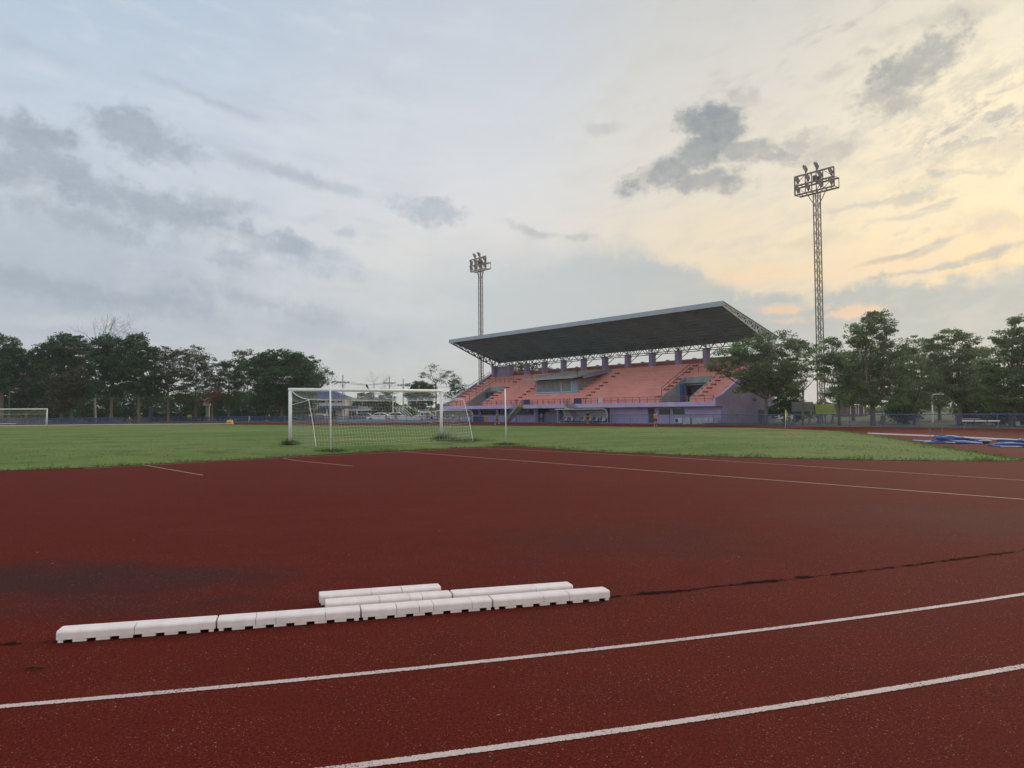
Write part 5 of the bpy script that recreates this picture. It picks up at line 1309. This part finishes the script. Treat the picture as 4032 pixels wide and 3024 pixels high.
def tree(name, label, Y, xb, lobes, leaf, dens=1.0, size=.22, fork=.45, tr=.20, seed=0, group=None, lean=0.0, bark='bark', holes=.0, clump=.6):
    """lobes: crown lumps as (x, y, rx, ry) in photo pixels at depth Y, giving real places and sizes"""
    rng = np.random.default_rng(seed + 17)
    base = D(xb, 1650, Y); s_ = Y / FPX
    t = thing(name, label, 'tree', (base.x, Y, 0), 0, group)
    LB = []
    for (x, y, rx, ry) in lobes:
        c = D(x, y, Y); LB.append((c.x - base.x, rng.uniform(-.25, .25) * rx * s_, c.z, rx * s_, ry * s_))
    zs = [l[2] - l[4] * .5 for l in LB]; ztop = max(l[2] for l in LB)
    zf = max(.8, min(zs) * .9 + .1) if min(zs) > 1.2 else 1.0
    zf = max(.9, zf * (.55 + fork))
    b = MB()
    fk = Vector((lean, 0, zf)); b.tube([(0, 0, -.05), (lean * .2, 0, zf * .3), (lean * .6, .03, zf * .7), tuple(fk)], [tr * 1.35, tr * 1.05, tr * .95, tr * .85], 8, cap=False)
    Cs, Ss, Ts = [], [], []
    for (x, y, z, rx, rz) in LB:
        P = grow_branch(b, fk - Vector((0, 0, .1)), (x, y, z), tr * .48, tr * .10, rng)
        area = math.pi * rx * rz; ry = (rx + rz) * .5
        nc = max(8, int(area * 3.2 / clump))
        u = rng.normal(size=(nc, 3)); u /= np.linalg.norm(u, axis=1)[:, None]
        rad = rng.uniform(.25, 1, nc) ** .55
        cc = np.array((x, y, z)) + u * rad[:, None] * np.array((rx, ry, rz)) * 1.0
        for k in range(0, nc, 4): grow_branch(b, P[int(rng.integers(2, 6))], tuple(cc[k]), tr * .12, tr * .04, rng, 4)
        keep = rng.random(nc) > holes
        per = int(52 * dens * (.22 / size) ** 1.2 * (clump / .6) ** 1.3)
        for c in cc[keep]:
            m = int(per * rng.uniform(.5, 1.5)); cr = clump * rng.uniform(.65, 1.4)
            g = rng.normal(size=(m, 3)); g *= (rng.random(m)[:, None] ** .5) / np.linalg.norm(g, axis=1)[:, None]
            Cs.append(c + g * np.array((cr * 1.25, cr * 1.25, cr * .55))); Ss.append(size * rng.uniform(.6, 1.35, m) * .6)
            Ts.append(np.clip(rng.normal(.45, .22) + rng.normal(0, .16, m), 0, 1))
    b.build('trunk', M[bark], t, smooth=True)
    leaf_mesh('crown', np.concatenate(Cs), np.concatenate(Ss), np.concatenate(Ts), LEAF[leaf], rng, parent=t)
    return t

def bare_tree(label, Y, xb, ytop, halfw, seed, bark='bark_pale', group=None, base_r=.16, ybase=None):
    rng = np.random.default_rng(seed); base = D(xb, 1650, Y); H = D(xb, ytop, Y).z; wd = halfw * Y / FPX
    t = thing('bare_tree', label, 'tree', (base.x, Y, 0), 0, group); b = MB()
    def rec(p, d, L, r, lev):
        q = p + d * L; b.tube([p, p.lerp(q, .5) + Vector(rng.normal(size=3)) * L * .06, q], [r, r * .82, r * .62], 5 if lev < 3 else 4, cap=False)
        if lev >= 7 or q.z > H or r < .006: return
        for _ in range(3 if lev in (0, 1, 2, 4) else 2):
            nd = (d + Vector(rng.normal(size=3)) * .58 + Vector((0, 0, .16))).normalized()
            nd.x *= min(1.5, wd / (H * .33)); nd.y *= .8; nd.normalize()
            rec(q, nd, L * rng.uniform(.6, .82), r * .58, lev + 1)
    rec(Vector((0, 0, 0)), Vector((.02, 0, 1)), H * .36, base_r, 0)
    b.build('trunk', M[bark], t)
    return t

GL, GR, GM = 'dark trees behind the far blue fence', 'trees beside the right end of the stand', 'trees behind the goal'
# left row (far side of the bend)
tree('broadleaf_tree', 'dark broad tree at the left edge, behind the distant goal', 142, 6, [(20, 1380, 70, 60), (-40, 1440, 80, 70), (60, 1430, 60, 45), (10, 1500, 70, 40)], 'deep', 1.2, .34, .6, .30, 1, GL, clump=.75)
tree('broadleaf_tree', 'olive tree with low crown between the left edge tree and the tall layered one', 150, 100, [(100, 1430, 70, 55), (60, 1520, 80, 50), (140, 1500, 60, 60), (100, 1580, 90, 35)], 'olive', 1.1, .34, .5, .24, 2, GL, clump=.75)
tree('broadleaf_tree', 'tall tree with layered dark crown below the bare branches', 145, 240, [(265, 1365, 85, 55), (190, 1395, 60, 45), (330, 1400, 55, 55), (240, 1460, 110, 60), (290, 1530, 100, 60), (180, 1530, 70, 60)], 'deep', 1.2, .34, .5, .28, 3, GL, clump=.75)
tree('broadleaf_tree', 'brownish tree in front of the tall layered one, with low drooping crown', 140, 280, [(250, 1520, 80, 55), (310, 1500, 60, 60), (240, 1590, 90, 35)], 'brown', 1.0, .32, .4, .2, 31, GL)
bare_tree('bare grey tree whose leafless top rises above the left crowns', 152, 376, 1262, 120, 4, 'bark_pale', GL, .30)
tree('broadleaf_tree', 'dark green tree with a single straight pale trunk in the left row', 138, 438, [(440, 1365, 75, 50), (410, 1430, 60, 60), (470, 1440, 70, 60), (440, 1520, 85, 45)], 'deep', 1.25, .32, .75, .24, 5, GL, clump=.75)
tree('broadleaf_tree', 'tallest dark rounded tree with a bright straight trunk right of the bare one', 138, 546, [(535, 1345, 45, 38), (560, 1395, 55, 55), (520, 1440, 60, 60), (580, 1480, 60, 60), (550, 1530, 60, 30)], 'deep', 1.3, .32, .75, .24, 6, GL, clump=.75)
tree('broadleaf_tree', 'thin brownish olive tree with a V shaped trunk in the left row', 140, 662, [(650, 1400, 60, 38), (720, 1415, 60, 40), (640, 1470, 55, 50), (700, 1490, 70, 55), (620, 1530, 40, 40), (730, 1550, 50, 40)], 'olive', .85, .28, .6, .22, 7, GL, holes=.15)
tree('broadleaf_tree', 'sparse feathery olive tree right of the V trunk one', 146, 770, [(770, 1400, 50, 38), (820, 1430, 45, 40), (780, 1480, 70, 50), (830, 1520, 50, 45)], 'olive', .75, .26, .6, .2, 8, GL, holes=.25)
tree('flame_tree', 'small tree carrying rusty red blossom in the left row', 141, 836, [(830, 1560, 38, 20), (850, 1545, 25, 14), (810, 1580, 30, 14)], 'red', .7, .24, .7, .14, 9, GL, holes=.2)
tree('broadleaf_tree', 'layered dark tree with separate flat top tufts in the left row', 146, 900, [(955, 1390, 38, 16), (950, 1430, 55, 22), (880, 1440, 40, 25), (900, 1500, 70, 50), (960, 1480, 60, 50), (900, 1570, 70, 40)], 'mid', 1.0, .28, .5, .22, 10, GL, holes=.1)
tree('broadleaf_tree', 'dense broad dark tree at the right end of the left row', 140, 1110, [(1100, 1420, 90, 48), (1030, 1450, 70, 55), (1180, 1440, 75, 50), (1110, 1500, 120, 60), (1210, 1500, 55, 50), (1060, 1560, 90, 45), (1170, 1570, 70, 40)], 'deep', 1.3, .33, .4, .30, 11, GL, clump=.75)
tree('broadleaf_tree', 'open feathery tree whose boughs reach right over the goal post', 136, 1235, [(1270, 1470, 40, 25), (1295, 1500, 30, 20), (1250, 1500, 40, 30), (1225, 1540, 40, 30)], 'mid', .55, .26, .5, .16, 12, GL, holes=.25)
# mid group
bare_tree('pale leafless tree right of the blue roofed house', 190, 1425, 1462, 50, 21, 'bark_pale', GM, .16)
tree('broadleaf_tree', 'green tree behind the goal net below the bare one', 195, 1440, [(1440, 1570, 40, 28), (1410, 1600, 35, 26), (1470, 1600, 40, 28)], 'mid', 1.1, .36, .4, .22, 22, GM)
tree('broadleaf_tree', 'bushy green tree behind the goal net left of the slanting rails', 188, 1518, [(1518, 1565, 36, 28), (1495, 1600, 34, 26), (1540, 1598, 32, 28)], 'mid', 1.1, .36, .4, .22, 23, GM)
tree('broadleaf_tree', 'round dense dark tree left of the stand', 160, 1668, [(1655, 1522, 50, 24), (1625, 1545, 32, 26), (1690, 1540, 36, 32), (1660, 1575, 55, 36)], 'deep', 1.35, .32, .5, .24, 24, GM)
tree('broadleaf_tree', 'tall thin tree with open crown rising left of the stand', 140, 1717, [(1700, 1450, 30, 20), (1680, 1475, 28, 16), (1762, 1470, 34, 20), (1790, 1490, 24, 16), (1730, 1500, 30, 16)], 'olive', .40, .20, .55, .14, 25, GM, holes=.2)
tree('broadleaf_tree', 'small layered dark tree touching the left end of the stand', 136, 1795, [(1795, 1510, 36, 14), (1810, 1535, 38, 18), (1775, 1555, 34, 18), (1800, 1585, 34, 20)], 'deep', .7, .26, .5, .16, 26, GM, holes=.15)
tree('broadleaf_tree', 'tree seen between the columns through the back of the stand', 150, 2060, [(2040, 1455, 40, 26), (2100, 1455, 40, 26), (2150, 1470, 30, 26), (2010, 1475, 30, 24)], 'olive', .9, .30, .5, .2, 27, GM)
# right group
tree('broadleaf_tree', 'nearest right tree, its boughs spreading over the end of the stand', 78, 3018, [(3050, 1350, 85, 50), (2960, 1380, 85, 50), (2880, 1400, 70, 40), (3140, 1380, 70, 55), (2830, 1440, 45, 30), (2930, 1450, 90, 50), (3050, 1450, 100, 65), (3120, 1480, 75, 50), (2990, 1510, 80, 40), (3090, 1530, 80, 36), (2940, 1530, 50, 24)], 'sunlit', 1.45, .17, .35, .17, 41, GR, holes=.08, clump=.42)
tree('broadleaf_tree', 'dark bushy tree directly behind the nearest right tree', 84, 3090, [(3090, 1480, 60, 60), (3100, 1560, 60, 60), (3070, 1620, 50, 40)], 'deep', 1.59, .2, .4, .14, 42, GR, clump=.5)
tree('broadleaf_tree', 'slender tree with one crooked bough between two large right trees', 74, 3160, [(3180, 1440, 34, 20), (3205, 1490, 36, 18), (3225, 1460, 26, 14), (3140, 1520, 26, 20)], 'sunlit', 0.87, .16, .5, .10, 43, GR, lean=.15, holes=.15, clump=.4)
tree('broadleaf_tree', 'small leafy tree standing behind the lime green panel', 72, 3304, [(3270, 1360, 46, 36), (3290, 1420, 55, 40), (3260, 1480, 40, 36), (3330, 1490, 60, 45), (3290, 1540, 55, 30), (3250, 1420, 50, 34), (3350, 1430, 50, 40)], 'sunlit', 1.30, .17, .5, .12, 44, GR, holes=.1, clump=.42)
tree('broadleaf_tree', 'tallest right tree with a stepped crown and thick trunk', 70, 3437, [(3460, 1245, 48, 28), (3400, 1275, 55, 30), (3480, 1290, 62, 36), (3370, 1330, 60, 36), (3440, 1345, 95, 42), (3530, 1370, 50, 36), (3400, 1420, 110, 55), (3500, 1440, 95, 60), (3420, 1500, 120, 55), (3510, 1530, 90, 50), (3370, 1550, 90, 40), (3460, 1570, 100, 36)], 'sunlit', 1.45, .17, .35, .22, 45, GR, holes=.06, clump=.42)
tree('broadleaf_tree', 'feathery right tree with a wispy top between the two big ones', 74, 3600, [(3600, 1340, 50, 20), (3640, 1370, 50, 24), (3580, 1390, 45, 26), (3600, 1440, 60, 36), (3590, 1500, 65, 50), (3610, 1560, 70, 45), (3560, 1450, 50, 36), (3650, 1480, 50, 40)], 'sunlit', 1.09, .16, .4, .12, 46, GR, holes=.18, clump=.4)
tree('broadleaf_tree', 'broad right tree with a forked trunk and sky gaps low in its crown', 70, 3780, [(3740, 1320, 62, 26), (3690, 1345, 55, 26), (3790, 1340, 55, 28), (3720, 1390, 95, 42), (3810, 1400, 60, 40), (3700, 1450, 90, 42), (3790, 1470, 60, 36), (3680, 1510, 70, 42), (3830, 1520, 55, 36), (3740, 1530, 60, 34), (3850, 1450, 50, 36), (3800, 1560, 60, 30)], 'sunlit', 1.38, .17, .4, .19, 47, GR, holes=.1, clump=.42)
tree('broadleaf_tree', 'thick leafy tree reaching up at the right edge', 66, 3985, [(4010, 1262, 36, 22), (4020, 1310, 45, 30), (3935, 1335, 38, 28), (3980, 1370, 80, 40), (4060, 1370, 60, 60), (3960, 1430, 95, 50), (4050, 1460, 70, 60), (3970, 1510, 105, 60), (3960, 1580, 100, 55), (3890, 1480, 60, 50), (3880, 1550, 60, 50)], 'sunlit', 1.59, .17, .35, .22, 48, GR, clump=.45)
tree('broadleaf_tree', 'large tree just outside the right edge, leaning its boughs in', 62, 4190, [(4160, 1300, 80, 60), (4220, 1380, 110, 80), (4150, 1480, 90, 70), (4250, 1500, 100, 70)], 'sunlit', 1.45, .18, .4, .22, 49, GR, clump=.45)

for k, (xb, lb, lbl) in enumerate([(3360, [(3350, 1430, 70, 50), (3390, 1500, 80, 60), (3330, 1560, 70, 40)], 'farther tree filling the gap left of the thick trunk'), (3560, [(3560, 1420, 60, 50), (3540, 1500, 80, 60), (3600, 1570, 90, 40)], 'farther tree filling the gap right of the thick trunk'),
                               (3860, [(3860, 1400, 50, 40), (3850, 1480, 70, 60), (3870, 1560, 80, 50)], 'farther tree between the forked trunk and the right edge'), (3700, [(3680, 1440, 70, 50), (3720, 1520, 80, 60), (3660, 1580, 80, 36)], 'farther tree behind the forked trunk')]):
    tree('broadleaf_tree', lbl, 98, xb, lb, 'sunlit', 1.1, .24, .4, .2, 60 + k, GR, clump=.6)

def shrub(label, Y, x, y, rx, ry, leaf, seed, group, size=.3, name='shrub', cat='shrub'):
    rng = np.random.default_rng(seed); c = D(x, y, Y); s_ = Y / FPX; t = thing(name, label, cat, (c.x, Y, 0), 0, group)
    h = c.z + ry * s_; w_ = rx * s_; n = int(1900 * (w_ * h) / (size / .3) ** 2 / 4)
    nc = max(6, n // 30); u = rng.normal(size=(nc, 3)); u /= np.linalg.norm(u, axis=1)[:, None]
    cc = u * (rng.uniform(.3, 1, nc) ** .5)[:, None] * np.array((w_, w_ * .6, h * .5)) + np.array((0, 0, h * .5))
    C = cc[rng.integers(0, nc, n)] + rng.normal(size=(n, 3)) * np.array((.3, .3, .16)) * (h / 3)
    C[:, 2] = np.maximum(C[:, 2], .05)
    tn = np.clip(rng.normal(.4, .22, nc)[rng.integers(0, nc, n)] + rng.normal(0, .15, n), 0, 1)
    b = MB()
    for k in range(4): grow_branch(b, (rng.uniform(-.15, .15), 0, -.02), tuple(cc[k] * np.array((.6, .6, .8))), .05, .015, rng, 4)
    b.build('stem', M['bark'], t)
    leaf_mesh('foliage', C, size * rng.uniform(.5, 1.2, n) * .6, tn, LEAF[leaf], rng, parent=t)
SH = [(-30, 1590, 90, 60, 'deep'), (120, 1600, 80, 55, 'deep'), (250, 1615, 90, 45, 'mid'), (380, 1595, 90, 60, 'deep'), (490, 1590, 70, 65, 'deep'), (610, 1595, 70, 60, 'deep'), (720, 1600, 70, 55, 'deep'), (800, 1595, 60, 60, 'deep'), (880, 1600, 60, 55, 'deep'), (960, 1585, 70, 45, 'deep'), (1060, 1590, 80, 50, 'deep'), (1170, 1595, 80, 55, 'deep')]
where = ['behind the distant left goal', 'right of the green pole', 'below the tall layered tree', 'below the bare tree', 'between the two straight pale trunks', 'left of the V shaped trunk', 'right of the V shaped trunk', 'behind the red blossom', 'right of the pillar with the pale box', 'above the low white shed', 'below the dense broad tree', 'beside the near goal post']
for i, (x, y, rx, ry, lf) in enumerate(SH):
    shrub(('large dark shrub ' if lf == 'deep' else 'large green shrub ') + where[i], 168 + (i % 3) * 4, x, y, rx, ry, lf, 100 + i, 'shrubs under the left trees', .46)
for i, (x, y, rx, ry, Y, lb) in enumerate([(1330, 1622, 30, 16, 215, 'low green shrub behind the house awning'), (1745, 1610, 46, 22, 150, 'low shrub left of the far dugout'), (1600, 1628, 36, 16, 205, 'low shrub beyond the slanting rails'), (3560, 1600, 70, 36, 78, 'dark shrub below the feathery right tree'), (3830, 1590, 70, 46, 74, 'dark shrub between the two trees at the right edge'), (3930, 1610, 70, 40, 68, 'leafy shrub behind the white row of seats'), (4050, 1610, 60, 44, 66, 'leafy shrub at the right edge behind the fence'), (3200, 1612, 50, 22, 130, 'hedge-like shrub far behind the lime green panel'), (3380, 1622, 90, 16, 160, 'low distant shrub left of the thick trunk'), (3140, 1600, 40, 30, 96, 'shrub behind the dull grey panel')]):
    shrub(lb, Y, x, y, rx, ry, 'deep' if i % 2 else 'mid', 140 + i, 'shrubs behind the fences', .24 if Y < 100 else .4)
def treeline():
    rng = np.random.default_rng(77); n = 22000
    a = rng.uniform(-52, 52, n); R = rng.uniform(270, 330, n); top = 4.0 + 2.5 * np.sin(a * .45) + 1.6 * np.sin(a * 1.7 + 1) + 1.0 * np.sin(a * 4.1)
    C = np.stack([np.sin(np.radians(a)) * R, np.cos(np.radians(a)) * R, rng.random(n) * np.maximum(top, 1.5)], 1)
    o = leaf_mesh('treeline', C, rng.uniform(.5, 1.1, n), rng.normal(.45, .2, n), LEAF['mid'], rng); o['kind'] = 'stuff'
treeline()

# ------------------------------------------------------------------ grass blades and weeds
def blades(name, pts, hts, rng, mt='grass', wid=.012, parent=None, loc=None):
    n = len(pts); ang = rng.uniform(0, 6.283, n); w_ = wid * rng.uniform(.7, 1.5, n)
    d = np.stack([np.cos(ang), np.sin(ang), np.zeros(n)], 1) * w_[:, None]
    tip = pts + np.stack([rng.normal(0, .35, n) * hts, rng.normal(0, .35, n) * hts, hts], 1)
    V = np.stack([pts - d, pts + d, tip], 1).reshape(-1, 3)
    me = bpy.data.meshes.new(name); me.vertices.add(3 * n); me.vertices.foreach_set('co', V.astype(np.float32).ravel())
    me.loops.add(3 * n); me.loops.foreach_set('vertex_index', np.arange(3 * n, dtype=np.int32))
    me.polygons.add(n); me.polygons.foreach_set('loop_start', np.arange(0, 3 * n, 3, dtype=np.int32)); me.polygons.foreach_set('loop_total', np.full(n, 3, np.int32))
    me.update(calc_edges=True)
    at = me.attributes.new('tone', 'FLOAT', 'FACE'); at.data.foreach_set('value', np.clip(rng.normal(.5, .25, n), 0, 1).astype(np.float32))
    me.materials.append(LEAF[mt]); o = bpy.data.objects.new(name, me); COL.objects.link(o)
    if parent is not None: o.parent = parent
    return o
def grass():
    rng = np.random.default_rng(4); E_ = np.array(near + far[:5]); P, Hh = [], []
    for a, c in zip(E_[:-1], E_[1:]):
        L = np.linalg.norm(c - a); k = int(L * 130)
        if max(a[1], c[1]) < 12: continue
        t_ = rng.random(k); nr = np.array((-(c - a)[1], (c - a)[0])) / L
        cl = rng.random(max(3, k // 60)); t_ = np.where(rng.random(k) < .6, np.clip(cl[rng.integers(0, len(cl), k)] + rng.normal(0, .25 / L, k), 0, 1), t_)
        q = a + (c - a) * t_[:, None] + nr * (rng.exponential(.30, k)[:, None] - .10 + .12 * np.sin(t_ * L * 2.3)[:, None] * rng.random(k)[:, None])
        P.append(q); Hh.append(rng.uniform(.015, .075, k) * (1 + 1.1 * np.clip(np.sin(t_ * L * .9 + a[0]) * np.sin(t_ * L * 2.9), 0, 1)))
    q = []
    while len(q) < 16000:
        y = 22 + 30 * rng.random() ** 1.5; x = rng.uniform(-.70, .70) * y
        q.append((x, y))
    q = np.array(q); ok = np.array([finside(p) for p in q]); q = q[ok]
    P.append(q); Hh.append(rng.uniform(.015, .04, len(q)))
    P = np.concatenate(P); Hh = np.concatenate(Hh)
    z = np.array([fz(*p) for p in P])
    o = blades('grass', np.column_stack([P, z - .005]), Hh, rng, wid=.016); o['kind'] = 'stuff'
grass()
def weed(label, x, y, r, h, n, seed):
    rng = np.random.default_rng(seed); t = thing('weed_clump', label, 'weeds', (x, y, fz(x, y)), 0, 'weed clumps at the foot of posts')
    C = rng.normal(size=(n, 3)) * np.array((r, r, h * .35)) * .55; C[:, 2] = np.abs(C[:, 2]) + .02
    leaf_mesh('leaves_stalks', C, rng.uniform(.03, .07, n), rng.normal(.3, .2, n), LEAF['mid'], rng, parent=t)
    q = rng.normal(size=(n, 2)) * r * .6
    blades('leaves_stalks', np.column_stack([q, np.zeros(n)]), rng.uniform(.3, 1, n) * h, rng, wid=.010, parent=t)  # thin upright stalks of the weed clump
weed('dark weed clump round the foot of the left goal post', gl.x, gl.y, .30, .38, 320, 1)
weed('weed clump round the foot of the right goal post', gr.x + .1, gr.y - .1, .38, .45, 420, 2)
weed('low spreading weeds under the right end of the goal net', gr.x + 1.0, gr.y - 1.2, .9, .20, 700, 3)
p = G(1305, 1772, .1); weed('flat weeds at the foot of the net support pole', p.x, p.y, .5, .14, 360, 4)
p = G(1993, 1746, .1); weed('weeds at the foot of the lone white pole', p.x, p.y, .45, .16, 300, 5)
for i, (px, py, lb) in enumerate([(2880, 1672, 'low green growth at the foot of the end wall'), (2980, 1674, 'low green growth behind the fence by the nearest right trunk'), (2760, 1672, 'low green growth by the sheeted blocks')]):
    u_, w_ = (14.5, 49.3) if i == 0 else ((11.0, 49.2) if i == 1 else (18.0, 49.4)); q = S(u_, w_)
    weed(lb, q.x, q.y, 1.5, .30, 900, 20 + i)

# ------------------------------------------------------------------ people
def skin_obj(name, V, Ed, R, m, parent, sub=1, root=0):
    me = bpy.data.meshes.new(name); me.from_pydata(V, Ed, []); me.materials.append(m)
    o = bpy.data.objects.new(name, me); COL.objects.link(o); o.parent = parent
    md = o.modifiers.new('skin', 'SKIN'); md.use_smooth_shade = True
    for i, r_ in enumerate(R):
        sv_ = me.skin_vertices[0].data[i]; sv_.radius = r_ if isinstance(r_, tuple) else (r_, r_); sv_.use_root = (i == root)
    s_ = o.modifiers.new('smooth', 'SUBSURF'); s_.levels = sub; s_.render_levels = sub
    return o
def person(label, p, h, yaw, top, bottom, pose='stand', hair='short', sleeve=True, group=None):
    k = h / 1.70; t = thing('person', label, 'person', (p[0], p[1], fz(p[0], p[1]) if finside(np.array((p[0], p[1]))) else 0), RAD(yaw), group)
    # x: right of the person, y: forward
    legs = {'stand': [((.09, 0), (.10, .02, .47), (.11, -.02, .08)), ((-.09, 0), (-.10, .03, .47), (-.12, -.01, .08))],
            'walk': [((.09, 0), (.09, .14, .49), (.09, .16, .09)), ((-.09, 0), (-.09, -.02, .47), (-.09, -.24, .13))],
            'run': [((.09, 0), (.09, .30, .58), (.09, .16, .20)), ((-.09, 0), (-.09, -.06, .48), (-.09, -.38, .30))]}[pose]
    arms = {'stand': [((.26, -.02, 1.12), (.28, .08, .88)), ((-.26, -.02, 1.12), (-.28, .06, .88))],
            'walk': [((.25, -.14, 1.14), (.27, -.10, .90)), ((-.25, .08, 1.13), (-.25, .26, .96))],
            'run': [((.26, -.20, 1.18), (.25, .02, 1.10)), ((-.26, .10, 1.16), (-.20, .30, 1.26))]}[pose]
    ln = {'stand': 0, 'walk': .02, 'run': .07}[pose]
    V, Ed, R = [], [], []
    def add(pt, r_, par=None):
        V.append(tuple(c * k for c in pt)); R.append(tuple(x * k for x in r_) if isinstance(r_, tuple) else r_ * k)
        if par is not None: Ed.append((par, len(V) - 1))
        return len(V) - 1
    pel = add((0, 0, .93), (.135, .095)); wst = add((0, ln * .4, 1.08), (.125, .085), pel); chs = add((0, ln * .8, 1.28), (.145, .10), wst)
    nk0 = add((0, ln, 1.42), (.07, .06), chs); nk1 = add((0, ln + .01, 1.49), .05, nk0)
    jaw = add((0, ln + .03, 1.545), (.062, .072), nk1); hd = add((0, ln + .02, 1.62), (.076, .092), jaw); add((0, ln + .01, 1.685), (.055, .065), hd)
    add((0, ln + .125, 1.605), .014, hd)                              # nose
    for s_ in (-1, 1): add((s_ * .085, ln + .015, 1.605), .016, hd)   # ears
    for (hp, kn, an) in legs:
        a = add((hp[0], 0, .86), .085, pel); b_ = add(tuple(kn), .055, a); c = add(tuple(an), .038, b_)
        d = add((an[0], an[1] + .05, an[2] - .045), .036, c); add((an[0], an[1] + .16, an[2] - .055), .026, d)
    for s_, (elb, wr) in zip((1, -1), arms):
        sh = add((s_ * .185, ln, 1.39), .058, chs); e_ = add(elb, .040, sh); w_ = add(wr, .027, e_)
        dv = (Vector(wr) - Vector(elb)).normalized(); pm = Vector(wr) + dv * .06
        pi_ = add(tuple(pm), (.034, .018), w_); side = Vector((0, 1, 0)) if abs(dv.y) < .7 else Vector((0, 0, 1))
        for f, L_ in ((-.026, .062), (-.009, .074), (.009, .070), (.026, .055)):
            q = pm + dv * .035 + side * f; i1 = add(tuple(q), .009, pi_); add(tuple(q + dv * L_ * .6 + Vector((-s_ * .012, 0, 0))), .008, i1)
        add(tuple(pm - dv * .02 + side * .05 + dv * .03), .010, pi_)
    skin_obj('body', V, Ed, R, M['skin'], t)
    V, Ed, R = [], [], []
    p0 = add((0, 0, .92), (.150, .110)); p1 = add((0, ln * .4, 1.08), (.140, .100), p0); p2 = add((0, ln * .8, 1.28), (.160, .115), p1); add((0, ln, 1.415), (.085, .075), p2)
    for s_, (elb, wr) in zip((1, -1), arms):
        a = add((s_ * .19, ln, 1.385), .070, p2); q = Vector((s_ * .185, ln, 1.39)).lerp(Vector(elb), .75 if sleeve else .2); add(tuple(q), .056, a)
    skin_obj('shirt', V, Ed, R, M['cloth_' + top], t)
    V, Ed, R = [], [], []
    p0 = add((0, 0, .95), (.148, .108))
    for (hp, kn, an) in legs:
        a = add((hp[0], 0, .85), .098, p0); q = Vector((hp[0], 0, .86)).lerp(Vector(kn), .72); add(tuple(q), .082, a)
    skin_obj('shorts', V, Ed, R, M['cloth_' + bottom], t)
    hb = MB().lathe([(.050, .105), (.086, .085), (.102, .03), (.098, -.02), (.07, -.05 if hair == 'short' else -.12)], 12, (0, (ln - .012) * 1.0, 1.635))
    hb.v = [(x * k * .92, (y - ln) * k + ln * k, z * k) for x, y, z in hb.v]
    hb.build('hair', M['hair'], t, smooth=True)
    if hair == 'tail': MB().tube([(0, (ln - .10) * k, 1.66 * k), (0, (ln - .16) * k, 1.60 * k), (0, (ln - .15) * k, 1.46 * k)], [.03 * k, .035 * k, .012 * k], 8).build('ponytail', M['hair'], t, smooth=True)
    for (hp, kn, an) in legs:
        MB().tube([((an[0]) * k, (an[1] - .03) * k, (an[2] - .04) * k), (an[0] * k, (an[1] + .06) * k, (an[2] - .045) * k), (an[0] * k, (an[1] + .19) * k, (an[2] - .055) * k)], [.042 * k, .045 * k, .030 * k], 8, fl=.8).build('shoe', M['cloth_white'], t, smooth=True)
    return t
def at(px, py): return tuple(G(px, py)[:2])
person('person in a pink top and black shorts walking on the track before the stand', at(2581, 1680), 1.42, 160, 'pink', 'black', 'walk', 'tail', True)
person('person in a dark moss green shirt running past the ochre board', at(1957, 1674), 1.36, 130, 'moss', 'black', 'run')
person('person in an amber shirt seen just left of the right goal post', at(1699, 1665), 1.62, 30, 'amber', 'black', 'stand')
person('person in an amber shirt between the right goal post and the far dugout', at(1783, 1663.5), 1.38, -40, 'amber', 'black', 'stand')
person('person in black standing at the small goal frame', at(1682, 1661), 1.55, 60, 'black', 'black', 'stand')
person('person in a red shirt seen through the goal net near the white cars', at(1521, 1662), 1.42, 90, 'red', 'black', 'walk')
person('person in navy standing between the two orange panels', at(1558.5, 1662.5), 1.50, 180, 'navy', 'navy', 'stand')
person('dark clothed person right of the net support pole', at(1325, 1660.5), 1.5, 10, 'black', 'navy', 'stand')
person('person in a white shirt left of the low white goal', at(1219, 1659.5), 1.45, 40, 'white', 'navy', 'stand')
person('person in a red shirt leftmost of the people by the house', at(1204, 1659.5), 1.45, -30, 'red', 'navy', 'stand')
person('person in a red shirt inside the low white goal', at(1263, 1659), 1.5, 200, 'red', 'black', 'stand')
person('person in a white shirt at the right post of the low white goal', at(1277, 1659), 1.5, 90, 'white', 'navy', 'walk')
person('person in a neon yellow top walking by the dense blue fence', at(510, 1667.5), 1.25, -60, 'neon', 'black', 'walk')
person('person in purple jogging right of the small pale flag', at(1050, 1661), 1.35, 80, 'purple', 'black', 'run')
person('person in a white top beside the jogger in purple', at(1060, 1660.3), 1.5, 90, 'white', 'black', 'walk')
q = S(34.2, 47.0); person('person in a black shirt standing at the right end of the near dugout', (q.x - .6, q.y - .4), 1.55, 170, 'black', 'black', 'stand')
q = S(47.5, 50.2); person('person in a mint shirt standing in the grey entrance bay of the stand', (q.x, q.y), 1.35, 150, 'mint', 'black', 'stand')

# ------------------------------------------------------------------ evening air
def air():
    hz = MB().box(-420, 420, -60, 345, -1.2, 36).build('haze', None or bpy.data.materials.new('air'))
    m = hz.data.materials[0]; m.use_nodes = True; t = NT(m.node_tree); t.n.clear()
    v = t.new('ShaderNodeVolumePrincipled'); v.inputs['Density'].default_value = 0.00034; v.inputs['Color'].default_value = (0.93, 0.93, 0.92, 1); v.inputs['Anisotropy'].default_value = 0.6
    t.l.new(v.outputs[0], t.new('ShaderNodeOutputMaterial').inputs['Volume'])
    hz['kind'] = 'stuff'
air()
